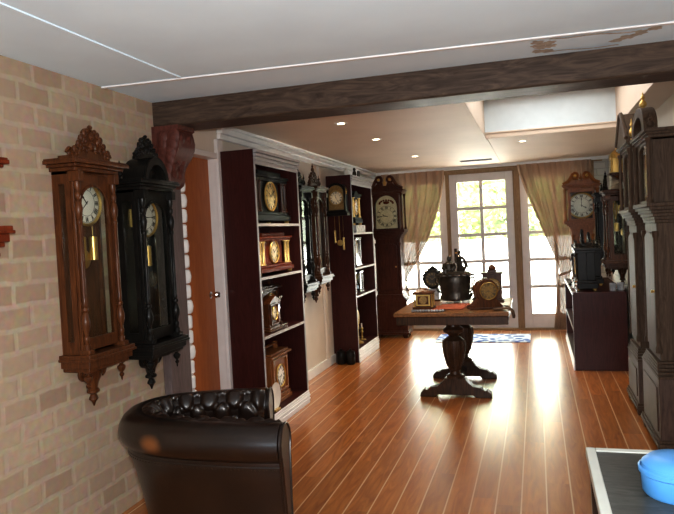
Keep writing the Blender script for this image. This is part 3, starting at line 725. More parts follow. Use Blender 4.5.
# ceiling battens and peeled paint
struct('trim_4', MB().add([(XL, 3.06, ZC-.007), (XR, 3.235, ZC-.007), (XR, 3.258, ZC-.007), (XL, 3.083, ZC-.007), (XL, 3.06, ZC+.002), (XR, 3.235, ZC+.002), (XR, 3.258, ZC+.002), (XL, 3.083, ZC+.002)], [(0, 1, 2, 3), (4, 5, 6, 7), (0, 1, 5, 4), (1, 2, 6, 5), (2, 3, 7, 6), (3, 0, 4, 7)]), M['white'])
struct('trim_5', bx(-1.745, -1.725, YF, 3.075, ZC-.006, ZC+.002), M['ceil_near'])
q = MB(); rng = random.Random(11)
def blob(x, y, rx, ry, n=16):
    vs = [(x+rx*rng.uniform(.55, 1.15)*math.cos(2*PI*i/n), y+ry*rng.uniform(.55, 1.15)*math.sin(2*PI*i/n), ZC-.001-.00012*blob.k) for i in range(n)]; blob.k += 1
    q.add(vs, [tuple(range(n))])
blob.k = 0
for i in range(10): blob(rng.uniform(.02, .10), rng.uniform(3.27, 3.47), .035, .035)
for i in range(9): t = i/8; blob(.40+.14*t+rng.uniform(-.02, .02), 3.42-.15*t, .032, .03)
for i in range(26): t = i/25; blob(.10+.36*t, 3.235+.03*t+.01*math.sin(t*9), .018, .008); blob(.08+.32*t, 3.475-.01*math.sin(t*7), .018, .008)
struct('trim_6', q, M['peel'])
# cornices and skirtings
struct('trim_7', MB().box(XL2, XL2+.05, 4.46, YB, 2.235, ZC).box(XL2, XL2+.03, 4.46, YB, 2.195, 2.235).box(XL2, XL2+.07, 4.46, YB, 2.275, ZC), M['white'], .006)
struct('trim_8', MB().box(-2.2, XR, YB-.05, YB, 2.262, ZC).box(-2.2, XR, YB-.08, YB, 2.285, ZC), M['white'], .006)
struct('baseboard_left', bx(XL2, XL2+.022, 5.37, YB, 0, .10), M['white'], .006)
struct('trim_9', bx(XL2, XL2+.03, 6.78, 6.86, .1, 2.19), M['wallwhite'], .004)
# orange door in the left wall
d = struct('door_1', bx(-2.34, -2.30, 3.66, 4.42, .005, 2.045), M['orangedoor'], .003)
k = MB().lathe([(.024, 0), (.026, .004), (.010, .012), (.010, .035), (.022, .042), (.027, .056), (.020, .070), (.004, .072)], (0, 0, 0), 14, mat=Matrix.Translation((-2.30, 4.345, 1.05)) @ Matrix.Rotation(PI/2, 4, 'Y')).build('door_knob', M['silver'], d)
struct('trim_10', MB().box(-2.36, -2.215, 4.42, 4.46, 0, 2.10).box(-2.24, -2.211, 4.412, 4.50, 0, 2.19).box(-2.36, -2.215, 3.66, 4.46, 2.045, 2.085), M['doorwhite'], .004)

# French doors in the back wall
YD = YB+.035
def leaf(name, x0, x1, z0, z1, handle=False):
    stl = .105; zt = z1-.115; zb = z0+.20
    o = MB().box(x0, x0+stl, YD, YD+.045, z0, z1).box(x1-stl, x1, YD, YD+.045, z0, z1).box(x0+stl, x1-stl, YD, YD+.045, zt, z1).box(x0+stl, x1-stl, YD, YD+.045, z0, zb).build(name, M['doorwhite'], None, .004)
    o['kind'] = 'structure'
    w = (x1-x0-2*stl); q = MB(); xm = (x0+x1)/2
    q.box(xm-.024, xm+.024, YD+.005, YD+.04, zb, zt)
    for r in range(1, 5): zz = zt-(zt-zb)*r/5; q.box(x0+stl, x1-stl, YD+.006, YD+.038, zz-.023, zz+.023)
    q.build('glazing_bars', M['doorwhite'], o, .003)
    for r in range(5):
        for c in range(2):
            a = x0+stl+w*c/2+.014; b_ = x0+stl+w*(c+1)/2-.014; za = zt-(zt-zb)*(r+1)/5+.014; zb_ = zt-(zt-zb)*r/5-.014
            bx(a-.012, b_+.012, YD+.019, YD+.023, za-.012, zb_+.012).build('pane', M['pane'], o)
    if handle:
        hx = x0+.05
        h = MB().box(hx-.02, hx+.02, YD-.008, YD, .95, 1.16).build('handle_plate', M['darkoak'], o, .004)
        MB().tube([(hx, YD-.01, 1.10), (hx, YD-.05, 1.10), (hx+.10, YD-.055, 1.10)], .009, 8).build('lever', M['brass'], h)
    return o
leaf('door_2', -2.09, -1.205, .02, 2.20)
leaf('door_3', -1.155, -.285, .02, 2.20, True)
leaf('door_4', -.195, .70, .02, 2.20)
struct('trim_11', MB().box(-1.205, -1.155, YB-.01, YB+.10, 0, 2.2).box(-.285, -.195, YB+.012, YB+.10, 0, 2.2).box(-.268, -.205, YB-.012, YB+.03, 0, 2.2).box(-2.15, -2.09, YB, YB+.10, 0, 2.2).box(.70, .76, YB, YB+.10, 0, 2.2).box(-2.15, .76, YB-.01, YB+.10, 2.2, 2.26), M['framebrown'], .004)
struct('trim_12', bx(-2.15, .76, YB-.03, YB+.12, -.01, .025), M['framebrown'], .004)

# ------------------------------------------------------------------ outside
struct('ground_outside', bx(-14, 12, YB+.12, 26, -.12, -.05), M['paving'])
struct('wall_garden', bx(-12, 10, 12.2, 12.35, -.05, 1.22), M['gardenwall'])
T = thing('garden_hedge', 'tall sunlit green hedge behind the white garden wall outside the doors', 'hedge', (0, 13.0, -.05))
rng = random.Random(5)
q = MB()
n1, n2 = 40, 12
vs = []; fs = []
for j in range(n2+1):
    for i in range(n1+1):
        vs.append((-9+16*i/n1, .25*rng.uniform(-1, 1)-.3, 4.6*j/n2))
for j in range(n2):
    for i in range(n1): a = j*(n1+1)+i; fs.append((a, a+1, a+n1+2, a+n1+1))
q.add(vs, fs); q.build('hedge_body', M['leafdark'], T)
q = MB()
for i in range(7000):
    x = rng.uniform(-5.5, 3.5); z_ = rng.uniform(.9, 4.4); y = rng.uniform(-.75, -.25)
    s = rng.uniform(.035, .075)
    m_ = Matrix.Translation((x, y, z_)) @ Matrix.Rotation(rng.uniform(0, 6.3), 4, 'Z') @ Matrix.Rotation(rng.uniform(-1.2, 1.2), 4, 'X') @ Matrix.Rotation(rng.uniform(0, 6.3), 4, 'Y')
    q.add([(-s*.5, 0, 0), (0, 0, -s), (s*.5, 0, 0), (0, 0, s)], [(0, 1, 2, 3)], m_)
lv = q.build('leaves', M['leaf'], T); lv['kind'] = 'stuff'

# ------------------------------------------------------------------ curtains
def curtain(name, label, rows, folds, hang, Y0, seed):
    # rows: (z, x_outer, x_inner, depth)
    nu, nv = 110, 60; vs = []; fs = []
    def lerp_rows(z):
        for a, b in zip(rows, rows[1:]):
            if a[0] >= z >= b[0]:
                t = (a[0]-z)/(a[0]-b[0]); return [a[i]+(b[i]-a[i])*t for i in range(4)]
        return rows[-1]
    zt, zb = rows[0][0], rows[-1][0]
    for j in range(nv+1):
        z = zt+(zb-zt)*j/nv
        _, xo, xi, am = lerp_rows(z)
        for i in range(nu+1):
            u = i/nu
            y = Y0+am*math.sin(2*PI*folds*u+.6*math.sin(5*u))+.25*am*math.sin(2*PI*folds*2.3*u+seed+z)
            vs.append((xo+(xi-xo)*u, y, z))
    for j in range(nv):
        for i in range(nu): a = j*(nu+1)+i; fs.append((a, a+1, a+nu+2, a+nu+1))
    T = thing(name, label, 'curtain', (0, 0, 0))
    MB().add(vs, fs).build('fabric', M['curtain'], T)
    zt_, xo, xi, am = hang
    c = ((xo+xi)/2, Y0, zt_); a = abs(xi-xo)/2+.012
    MB().tube([(c[0]+a*math.cos(2*PI*i/20), c[1]+(am+.02)*math.sin(2*PI*i/20), c[2]+.03*math.cos(2*PI*i/20)) for i in range(20)], .014, 6, closed=True).build('tie_back', M['curtain'], T)
    return T
curtain('curtain', 'sheer beige curtain tied back beside the dark left longcase clock',
        [(2.262, -2.10, -1.20, .022), (2.15, -2.10, -1.20, .028), (1.9, -2.09, -1.245, .035), (1.6, -2.08, -1.34, .035), (1.3, -2.06, -1.46, .034), (1.0, -2.02, -1.63, .034), (.80, -1.97, -1.77, .022), (.70, -1.95, -1.80, .018), (.55, -1.97, -1.75, .02), (.04, -1.99, -1.72, .022)], 9, (.70, -1.95, -1.80, .03), YB-.12, 1.)
curtain('curtain', 'sheer beige curtain tied back beside the honey-coloured longcase clock',
        [(2.262, .72, -.22, .022), (2.15, .72, -.20, .028), (1.9, .70, -.12, .035), (1.6, .66, -.01, .035), (1.3, .60, .10, .034), (1.0, .50, .22, .028), (.86, .44, .27, .02), (.78, .42, .28, .018), (.6, .40, .24, .02), (.03, .38, .18, .022)], 9, (.78, .42, .28, .03), YB-.12, 2.)
q = bx(-2.2, .86, YB-.076, YB-.055, 2.235, 2.25); o = q.build('curtain_rail', M['framebrown'], None, .003); tag(o, 'thin tan curtain rail above the French doors', 'curtain rail')

# ------------------------------------------------------------------ ceiling fittings
for x, y, lab in ((-1.404, 4.91, 'recessed ceiling light nearest the beam, above the first bookcase'), (-1.37, 5.93, 'recessed ceiling light in the middle of the left row of three'), (-1.30, 7.57, 'recessed ceiling light of the left row nearest the longcase clock in the corner'), (-.10, 7.0, 'recessed ceiling light beyond the raised ceiling well')):
    T = thing('downlight', lab, 'light', (x, y, ZC), 0, 'recessed ceiling lights')
    MB().lathe([(.030, -.006), (.048, -.006), (.052, -.001), (.030, -.001), (.030, -.006)], (0, 0, 0), 20, caps=False).build('rim', M['white'], T)
    MB().lathe([(.002, -.004), (.031, -.004), (.031, -.0005), (.002, -.0005)], (0, 0, 0), 20).build('lamp_face', M['lamp'], T)
T = thing('ceiling_vent', 'dark slotted vent in the ceiling in front of the French doors', 'vent', (-.70, 8.6, ZC))
MB().box(-.20, .20, -.07, .07, -.006, 0).build('vent_body', M['ventdark'], T, .002)
q = MB()
for i in range(5): q.box(-.19, .19, -.06+.027*i, -.05+.027*i, -.010, -.005)
q.build('slats', M['darkoak'], T)

# ------------------------------------------------------------------ left wall clocks
vienna('wall_clock', 'walnut wall clock with white dial, carved crest and two brass weights on the brick wall', 'clock', (XL+.001, 2.785, .935), RZL, .305, .875, .10, 'walnut', 'carved', .165, .104, .835, t=(10, 38), pend=.2, shelfx=.05)
vienna('wall_clock', 'black wall clock with arched pediment and roundel, hung beside the grey post', 'clock', (XL+.001, 3.285, .90), RZL, .315, .845, .125, 'ebony', 'arch', .135, .10, .825, wcount=1, t=(9, 15))
vienna('wall_clock', 'reddish wooden wall clock cut off by the left picture edge', 'clock', (XL+.001, 2.075, 1.55), RZL, .20, .22, .08, 'redmahog', 'none', .1, .055, .62, wcount=0, pend=.1, cols=False)

# ------------------------------------------------------------------ bookcases
def bookcase(name, label, loc, rz, W, D, H, boards, plinth, crown=True, edge='edgegrey'):
    T = thing(name, label, 'bookcase', loc, rz)
    t = .022
    for s in (-1, 1):
        p = bx(s*W/2, s*(W/2-t), -D, 0, 0, H).build('side_panel', M['mahog'], T, .002)
        bx(s*W/2, s*(W/2-t), -D-.004, -D, plinth, H-(.11 if crown else .02)).build('edge_strip', M['crowngrey'], p)
    bx(-W/2+t, W/2-t, -.012, 0, 0, H).build('back_panel', M['mahog_in'], T)
    bx(-W/2+t, W/2-t, -D, 0, H-.02, H).build('top_board', M['mahog'], T)
    for z in boards:
        b = bx(-W/2+t, W/2-t, -D+.002, -.012, z-.018, z).build('shelf_board', M['mahog_in'], T)
        bx(-W/2+t, W/2-t, -D-.003, -D+.002, z-.020, z+.001).build('edge_strip', M[edge], b)
    q = MB().box(-W/2, W/2, -D-.012, -D, .0, plinth*.8).box(-W/2, W/2, -D-.018, -D, plinth*.30, plinth*.40).box(-W/2, W/2, -D-.018, -D, plinth*.55, plinth*.66).box(-W/2, W/2, -D-.008, -D, plinth*.8, plinth)
    q.build('plinth', M['kickwhite'], T, .003)
    bx(-W/2+t, W/2-t, -D, -.012, plinth-.018, plinth).build('bottom_board', M['mahog_in'], T)
    if crown:
        q = MB(); 
        for i in range(4): q.box(-W/2-.0, W/2, -D-.03+.007*i, -D, H-.028*(i+1)+.004, H-.028*i-.004)
        q.box(-W/2, W/2, -D-.004, -D, H-.11, H)
        q.build('crown_moulding', M['crowngrey'], T, .003)
    return T
XS = XL2+.005; S1D = .285
bookcase('bookcase', 'tall dark mahogany bookcase of clocks beside the orange door', (XS, 4.91, 0), RZL, .92, S1D, 2.10, [.714, 1.155, 1.555], .11)
bookcase('bookcase', 'tall dark mahogany bookcase of clocks beside the corner longcase clock', (XS, 7.55, 0), RZL, .95, S1D, 2.10, [.742, 1.058, 1.453], .15)
XI = XS+.02
# items in the first bookcase
mantel_temple('mantel_clock', 'black mantel clock with round gilt dial on the top shelf of the near bookcase', (XI, 4.92, 1.5555), RZL, .70, .42, .225, 'slate', 'walnut_dark', 'dialgold', .110)
mantel_temple('mantel_clock', 'red-brown mantel clock with gilt columns on the second shelf of the near bookcase', (XI, 4.91, 1.1555), RZL, .70, .33, .235, 'redmahog', 'gold', 'dialgold', .085, inner='dialcream')
mantel_gable('mantel_clock', 'dark glazed mantel clock at the back of the third shelf of the near bookcase', (XI, 4.98, .7145), RZL, .38, .39, .11, 'walnut_dark', 'dialgold', .08)
mantel_gable('mantel_clock', 'small brown house-shaped clock on the third shelf of the near bookcase', (XI+.145, 4.80, .7145), RZL, .18, .28, .07, 'walnut', 'dialcream', .05, roof='gable')
T = thing('silver_stand', 'curved silver stand on the third shelf of the near bookcase', 'ornament', (XI+.205, 5.0, .7145), RZL)
MB().tube([(.05*math.cos(a)-.01, 0, .13+.12*math.sin(a)) for a in [PI*.45+PI*.9*i/14 for i in range(15)]]+[(-.03, 0, .016), (.07, -.01, .016)], .011, 8).build('arm', M['silver'], T)
MB().lathe([(.045, 0), (.045, .006), (.02, .010), (.004, .012)], (0, 0, 0), 16).build('base', M['silver'], T)
crystal_regulator('glass_clock', 'narrow silver-framed glass clock at the near end of the third shelf, near bookcase', (XI+.10, 4.585, .7145), RZL, .11, .33, .10, 'silver')
mantel_gable('mantel_clock', 'honey oak mantel clock with white dial on the bottom shelf of the near bookcase', (XI, 4.97, .1105), RZL, .36, .47, .17, 'oak', 'dialwhite', .085, dz=.45, t=(8, 36))
T = thing('plate', 'white plate standing upright at the near end of the bottom shelf', 'plate', (XI+.19, 4.70, .1105), RZL)
MB().lathe([(.001, 0), (.06, 0), (.105, .016), (.108, .018), (.06, .006), (.001, .006)], (0, -.03, .108), 24, axis='-y').build('dish', M['ceramic'], T)
MB().box(-.05, .05, -.065, .0, 0, .012).box(-.01, .01, -.028, -.012, 0, .10).build('stand', M['brass'], T)
# items in the second bookcase
T = mantel_temple('mantel_clock', 'black and gilt clock on a grey marble base, top shelf of far bookcase', (XI+.055, 7.46, 1.5405), RZL, .34, .40, .19, 'slate', 'gold', 'dialwhite', .08, ncol=2, top='ped')
bx(-.21, .21, -.205, .02, -.087, 0).build('marble_base', M['marble'], T, .004)
crystal_regulator('glass_clock', 'tall pale blue glass clock with silver frame on the second shelf of the far bookcase', (XI+.05, 7.56, 1.0585), RZL, .26, .34, .15, 'silver', gm='blueglass')
crystal_regulator('glass_clock', 'silver-framed glass clock at the near end of the third shelf, far bookcase', (XI+.07, 7.36, .7425), RZL, .17, .25, .12, 'silver', gm='blueglass')
crystal_regulator('glass_clock', 'silver-framed glass clock at the far end of the third shelf, far bookcase', (XI+.07, 7.68, .7425), RZL, .17, .25, .12, 'silver', gm='blueglass')
T = thing('skeleton_clock', 'round brass skeleton clock on a pillar on the bottom shelf of the far bookcase', 'clock', (XI+.15, 7.48, .1505), RZL)
MB().lathe([(.07, 0), (.07, .012), (.05, .02), (.02, .04), (.016, .14), (.024, .20), (.012, .23)], (0, 0, 0), 16).build('pillar', M['brass'], T)
MB().tube([(.085*math.cos(2*PI*i/24), 0, .30+.085*math.sin(2*PI*i/24)) for i in range(24)], .012, 6, closed=True).build('ring', M['gold'], T)
add_dial(T, 0, .30, -.004, .072, 'dialgold', (10, 10), True)
T = thing('brass_candlestick', 'small brass candlestick beside the skeleton clock', 'candlestick', (XI+.14, 7.72, .1505), RZL)
MB().lathe([(.05, 0), (.05, .008), (.015, .02), (.010, .08), (.020, .10), (.010, .12), (.022, .14), (.016, .15)], (0, 0, 0), 14).build('stem', M['brass'], T)
MB().lathe([(.010, .15), (.010, .20), (.003, .205)], (0, 0, 0), 10).build('candle', M['ceramic'], T)
# ornaments on top of the second bookcase
T = thing('figurine', 'small dark figurine on top of the far bookcase', 'figurine', (XI+.16, 7.66, 2.1005), RZL)
MB().lathe([(.035, 0), (.035, .012), (.018, .02), (.026, .05), (.02, .08), (.012, .09)], (0, 0, 0), 10).build('body', M['bronze'], T)
MB().ball((0, 0, .11), (.018, .018, .022), 10).build('head', M['bronze'], T)
T = thing('figurine', 'small pale figurine on top of the far bookcase', 'figurine', (XI+.16, 7.30, 2.1005), RZL)
MB().lathe([(.03, 0), (.03, .012), (.018, .02), (.028, .04), (.016, .07)], (0, 0, 0), 10).build('body', M['ceramic'], T)
MB().ball((0, 0, .083), (.016, .016, .018), 10).build('head', M['ceramic'], T)
o = MB().taper((0, 0), (.006, .05), 0, (.012, 0), (.006, .05), .11).build('picture_easel', M['ebony'], None, .002); o.location = (XI+.14, 7.90, 2.1005); tag(o, 'small dark upright card leaning on top of the far bookcase', 'ornament')

# wall clocks between the bookcases
vienna('wall_clock', 'black spired wall clock with pale glass, nearer of two between the bookcases', 'clock', (XL2+.001, 5.93, 1.00), RZL, .30, .86, .12, 'ebony', 'spire', .15, .085, .80, wcount=2, inner='dialcream', dialbezel='silver', bob='silver')
vienna('wall_clock', 'dark walnut spired wall clock, farther of two between the bookcases', 'clock', (XL2+.001, 6.40, 1.04), RZL, .32, .84, .12, 'walnut_dark', 'spire', .16, .085, .80, wcount=2, dialbezel='silver', bob='silver')
# hooded clock on the side of the second bookcase
def hooded_clock(label, loc, rz, W, H, D, mat, face, weights=True):
    T = thing('hooded_clock', label, 'clock', loc, rz); m = M[mat]
    lp = arch_loop(-W/2, W/2, 0, H, W*.42); MB().prism(lp, -D, 0).build('hood', m, T, .003)
    li = arch_loop(-W*.40, W*.40, H*.10, H*.92, W*.36)
    MB().ring(arch_loop(-W*.5, W*.5, .0, H+.0, W*.42), li, -D-.018, -D).build('door_frame', m, T, .002)
    MB().prism(li, -D-.001, -D-.003).build('dial_plate', M['dialdark'], T)
    add_dial(T, 0, H*.50, -D-.003, W*.34, face, (11, 25), True, 'brass')
    MB().box(-W*.58, W*.58, -D-.03, 0, -.03, 0).box(-W*.54, W*.54, -D-.02, 0, 0, .016).build('bracket_shelf', m, T, .003)
    for s in (-1, 1):
        MB().lathe([(r_, H*.62+z_) for r_, z_ in finial_prof(.012, .07)], (s*W*.50, -D*.8, 0), 8).build('finial', M['gold'], T)
        if weights: weight(T, s*W*.22, -D*.5, -.33-.04*(s+1), -.19-.04*(s+1), .012); MB().lathe([(.0015, -.2), (.0015, -.03)], (s*W*.22, -D*.5, 0), 5).build('chain', M['brass'], T)
    if weights:
        p = MB().lathe([(.003, -.32), (.003, -.03)], (0, -D*.3, 0), 5).build('pendulum_rod', M['brass'], T)
        MB().lathe([(.001, 0), (.034, 0), (.034, .004), (.001, .008)], (0, -D*.3, -.33), 16, axis='-y').build('bob', M['brass'], p)
    return T
hooded_clock('small arched black clock with hanging weights on the far bookcase side', (-2.09, 7.07, 1.68), 0, .215, .33, .10, 'ebony', 'dialcream')
# black pots at the foot of the second bookcase
for x, lab in ((-2.13, 'small black lidded pot on the floor nearest the wall, by the far bookcase'), (-2.02, 'small black lidded pot on the floor at the front corner of the far bookcase')):
    T = thing('lidded_pot', lab, 'pot', (x, 6.99, 0), 0, 'black pots on the floor')
    MB().lathe([(.040, 0), (.050, .02), (.052, .10), (.046, .13), (.044, .132)], (0, 0, 0), 16).build('pot', M['ebony'], T)
    MB().lathe([(.050, .132), (.050, .142), (.02, .155), (.012, .16), (.012, .17), (.002, .172)], (0, 0, 0), 16).build('lid', M['ebony'], T)

# ------------------------------------------------------------------ longcase clocks
longcase('longcase_clock', 'dark mahogany longcase clock with cream arched dial in the far left corner', (-1.935, 9.02, 0), 0, .46, .50, .27, .34, 1.345, .46, 1.965, 'longcase', 'swan', .15, topz=2.2, t=(9, 45))
longcase('longcase_clock', 'honey-coloured longcase clock with round white dial behind the low cabinet', (.555, 9.02, 0), 0, .38, .50, .23, .25, 1.345, .41, 1.875, 'oak', 'swan', .150, 'dialwhite', arch=False, topz=2.07, t=(4, 0), door=True)
longcase('longcase_clock', 'brown longcase clock with peaked hood by the right wall, second from the camera', (XR-.001, 5.52, 0), RZR, .56, .40, .26, .42, 1.40, .58, 1.98, 'greydark', 'peak', .165, 'dialwhite', bmat='greywood', topz=2.25, t=(2, 50))
longcase('longcase_clock', 'brown longcase clock with rounded arched hood, nearest the camera on the right', (XR-.001, 4.69, 0), RZR, .66, .47, .26, .44, 1.42, .58, 1.95, 'greydark', 'arch', .165, 'dialwhite', bmat='greywood', topz=2.26, t=(2, 50))
# right wall clocks
vienna('wall_clock', 'brown wall clock with turned columns on the right wall above the low cabinet', 'clock', (XR-.001, 7.55, 1.03), RZR, .30, .68, .20, 'walnut_dark', 'none', .1, .09, .78, wcount=2)
vienna('wall_clock', 'dark wall clock with tall spired crest on the right wall nearest the doors', 'clock', (XR-.001, 8.35, 1.10), RZR, .30, .62, .22, 'ebony', 'spire', .17, .09, .8, wcount=1)
T = thing('lantern_clock', 'brass lantern clock with domed top on a dark bracket on the right wall', 'clock', (XR-.001, 7.42, 1.94), RZR)
MB().box(-.09, .09, -.20, 0, -.03, -.005).taper((0, -.09), (.08, .085), -.03, (0, -.02), (.03, .02), -.12).build('bracket', M['walnut_dark'], T, .003)
MB().box(-.06, .06, -.17, -.05, 0, .15).build('case', M['brass'], T, .003)
MB().lathe([(.075, .15), (.07, .17), (.06, .20), (.04, .225), (.012, .24), (.012, .26), (.002, .275)], (0, -.11, 0), 16).build('bell', M['gold'], T)
for sx in (-1, 1):
    for y in (-.17, -.05): MB().lathe(col_prof(.008, 0, .16, False)+[(.010, .17), (.002, .20)], (sx*.06, y, 0), 8).build('corner_post', M['brass'], T)
add_dial(T, 0, .075, -.171, .062, 'dialgold', (10, 10), True)

# ------------------------------------------------------------------ low cabinet on the right and the things on it
CX, CY, CHh = .80, 7.66, .765
bookcase('low_cabinet', 'low dark mahogany cabinet with pale shelf edges near the right wall', (CX, CY, 0), RZR, 1.74, .485, CHh, [.40], .10, crown=False)
bx(-.87, .87, -.492, -.480, CHh-.022, CHh).build('edge_strip', M['kickwhite'], bpy.data.objects['low_cabinet'])
def bracket_clock(label, loc, rz, W, H, D, mat, face):
    T = mantel_temple('bracket_clock', label, loc, rz, W, H*.78, D, mat, 'bronze', face, W*.24, foot='gold', ncol=2, top='ped')
    q = MB(); carved_crest(q, W*.7, H*.74, H*.26, -D*.5, -D*.5-.02); q.build('carved_crest', M[mat], T)
    for s in (-1, 1):
        for y in (-D+.03, -.03): MB().lathe([(r_, H*.70+z_) for r_, z_ in finial_prof(.018, H*.16)], (s*(W/2-.03), y, 0), 8).build('finial', M['bronze'], T)
    return T
bracket_clock('dark ornate bracket clock with finials at the near end of the low cabinet', (.56, 7.06, CHh+.0015), RZR, .34, .60, .22, 'ebony', 'dialcream')
bracket_clock('dark bracket clock at the middle of the low cabinet, behind the ornate one', (.66, 7.60, CHh+.0015), RZR, .34, .56, .22, 'ebony', 'dialwhite')
def bronze_figure(name, label, loc, rz, h, base=True):
    T = thing(name, label, 'figurine', loc, rz)
    q = MB(); 
    q.lathe([(h*.16, 0), (h*.16, h*.03), (h*.11, h*.06), (h*.12, h*.09)], (0, 0, 0), 14).build('base', M['slate'], T)
    P = {'hip': (0, 0, .46), 'chest': (.01, 0, .70), 'neck': (.012, 0, .80), 'k1': (.05, -.03, .28), 'a1': (.04, .0, .09), 'k2': (-.04, .01, .28), 'a2': (-.06, .02, .09), 's1': (.085, 0, .76), 'e1': (.16, -.03, .84), 'h1': (.15, -.05, .97), 's2': (-.07, 0, .76), 'e2': (-.13, -.02, .63), 'h2': (-.08, -.09, .58)}
    V = {k: tuple(c*h for c in p) for k, p in P.items()}
    q = MB()
    q.tube([V['hip'], ((V['hip'][0]+V['chest'][0])/2, 0, h*.58), V['chest'], V['neck'], (V['neck'][0], 0, h*.84)], [h*.075, h*.06, h*.085, h*.035, h*.028], 10)
    for a, b, c in (('hip', 'k1', 'a1'), ('hip', 'k2', 'a2')): q.tube([V[a], V[b], V[c]], [h*.058, h*.04, h*.025], 8)
    for a, b, c in (('s1', 'e1', 'h1'), ('s2', 'e2', 'h2')): q.tube([V['chest'], V[a], V[b], V[c]], [h*.04, h*.036, h*.026, h*.018], 8)
    q.build('figure', M['bronze'], T)
    MB().ball((V['neck'][0], -h*.005, h*.885), (h*.045, h*.05, h*.06), 10).build('head', M['bronze'], T)
    return T
bronze_figure('bronze_statue', 'slim dark bronze statue with a raised arm at the front edge of the low cabinet', (.385, 7.62, CHh), RZR, .46)
for i, (x, y, lab) in enumerate(((.355, 6.835, 'silver candlestick at the near front corner of the low cabinet'), (.345, 7.30, 'silver candlestick farther along the front edge of the low cabinet'))):
    T = thing('candlestick', lab, 'candlestick', (x, y, CHh), 0, 'silver candlesticks')
    MB().lathe([(.035, 0), (.035, .006), (.012, .016), (.008, .06), (.016, .075), (.008, .09), (.018, .11), (.014, .125)], (0, 0, 0), 14).build('stem', M['silver'], T)
for x, y, lab in ((.69, 6.90, 'small pale mug at the near right corner of the low cabinet, left of two'), (.765, 6.93, 'small pale mug at the near right corner of the low cabinet, right of two')):
    T = thing('mug', lab, 'mug', (x, y, CHh), 0, 'pale mugs on the low cabinet')
    MB().lathe([(.026, 0), (.030, .006), (.032, .07), (.034, .075), (.029, .075), (.027, .01), (.002, .008)], (0, 0, 0), 16).build('cup', M['marble'], T)
    MB().tube([(.030, 0, .058), (.048, 0, .054), (.050, 0, .034), (.030, 0, .018)], .004, 6).build('handle', M['marble'], T)

# ------------------------------------------------------------------ refectory table
T = thing('refectory_table', 'dark oak refectory table on two bulbous trestle legs in the middle of the floor', 'table', (-.715, 6.02, 0))
tx, ty0, ty1 = .475, -.53, .58
MB().box(-tx, tx, ty0, ty1, .715, .75).build('tabletop', M['tabletop'], T, .006)
MB().box(-tx+.02, tx-.005, ty0+.006, ty0+.035, .645, .715).box(-tx+.05, tx-.012, ty1-.055, ty1-.03, .645, .715).box(-tx+.05, -tx+.075, ty0+.03, ty1-.03, .645, .715).box(tx-.037, tx-.012, ty0+.03, ty1-.03, .645, .715).build('apron', M['darkoak'], T, .004)
for yy in (-.33, .40):
    ft = MB()
    pr = [(-.305, 0), (-.17, 0), (-.15, .022), (.15, .022), (.17, 0), (.305, 0), (.30, .035), (.265, .065), (.235, .062), (.215, .085), (.15, .095), (.11, .13), (.085, .165), (-.085, .165), (-.11, .13), (-.15, .095), (-.215, .085), (-.235, .062), (-.265, .065), (-.30, .035)]
    ft.prism(pr, yy-.05, yy+.05); ft.build('trestle_foot', M['darkoak'], T, .006)
    lg = MB().lathe([(.075, .165), (.075, .185), (.045, .20), (.040, .225), (.055, .24), (.060, .27), (.082, .36), (.095, .44), (.088, .49), (.060, .515), (.040, .525), (.050, .54), (.085, .56), (.09, .585), (.06, .61), (.055, .645)], (0, yy, 0), 22)
    for k in range(12): 
        a = 2*PI*k/12; lg.tube([(.060*math.cos(a), yy+.060*math.sin(a), .27), (.083*math.cos(a), yy+.083*math.sin(a), .36), (.094*math.cos(a), yy+.094*math.sin(a), .44), (.086*math.cos(a), yy+.086*math.sin(a), .49)], .010, 5)
    lg.build('leg', M['darkoak'], T)
    MB().box(-.36, .36, yy-.045, yy+.045, .645, .70).build('cross_bearer', M['darkoak'], T, .004)
MB().box(-.025, .025, -.29, .36, .05, .12).build('stretcher', M['darkoak'], T, .004)
ZT = .7505
o = MB()
n = 14; vs = []; fs = []
for j in range(n+1):
    for i in range(n+1):
        x = -.135+.27*i/n; y = -.21+.42*j/n
        vs.append((x+.02*math.sin(y*9), y+.02*math.sin(x*8), .003+.010*abs(math.sin(x*13+y*7))*abs(math.cos(y*11))))
for j in range(n):
    for i in range(n): a = j*(n+1)+i; fs.append((a, a+1, a+n+2, a+n+1))
o.add(vs, fs); o = o.build('table_runner', M['redcloth']); o.location = (-.735, 5.87, ZT+.002); s_ = o.modifiers.new('thick', 'SOLIDIFY'); s_.thickness = .004; tag(o, 'rust-red cloth runner under the clocks on the oak table', 'runner')
vs = []; fs = []
prof = [(-.03, .004), (-.0, .008), (.03, .010), (.06, .014), (.10, .008), (.125, -.02), (.135, -.07)]
for j in range(5):
    for (x, z_) in prof: vs.append((x+.01*math.sin(j*2), -.05+.025*j, z_+.003*math.cos(j*1.7)))
for j in range(4):
    for i in range(len(prof)-1): a = j*len(prof)+i; fs.append((a, a+1, a+len(prof)+1, a+len(prof)))
o = MB().add(vs, fs).build('cloth', M['browncloth']); o.location = (-.335, 5.60, ZT+.008); s_ = o.modifiers.new('thick', 'SOLIDIFY'); s_.thickness = .006; tag(o, 'brown cloth hanging over the right end of the oak table', 'cloth')
vs = []; fs = []
for j in range(6):
    for i in range(8): vs.append((-.12+.24*i/7, -.13+.26*j/5, .004+.006*math.sin(i*1.3+j)))
for j in range(5):
    for i in range(7): a = j*8+i; fs.append((a, a+1, a+9, a+8))
o = MB().add(vs, fs).build('white_cloth', M['whitecloth']); o.location = (-.37, 5.99, ZT); s_ = o.modifiers.new('thick', 'SOLIDIFY'); s_.thickness = .004; tag(o, 'crumpled white cloth at the right rear of the oak table', 'cloth')
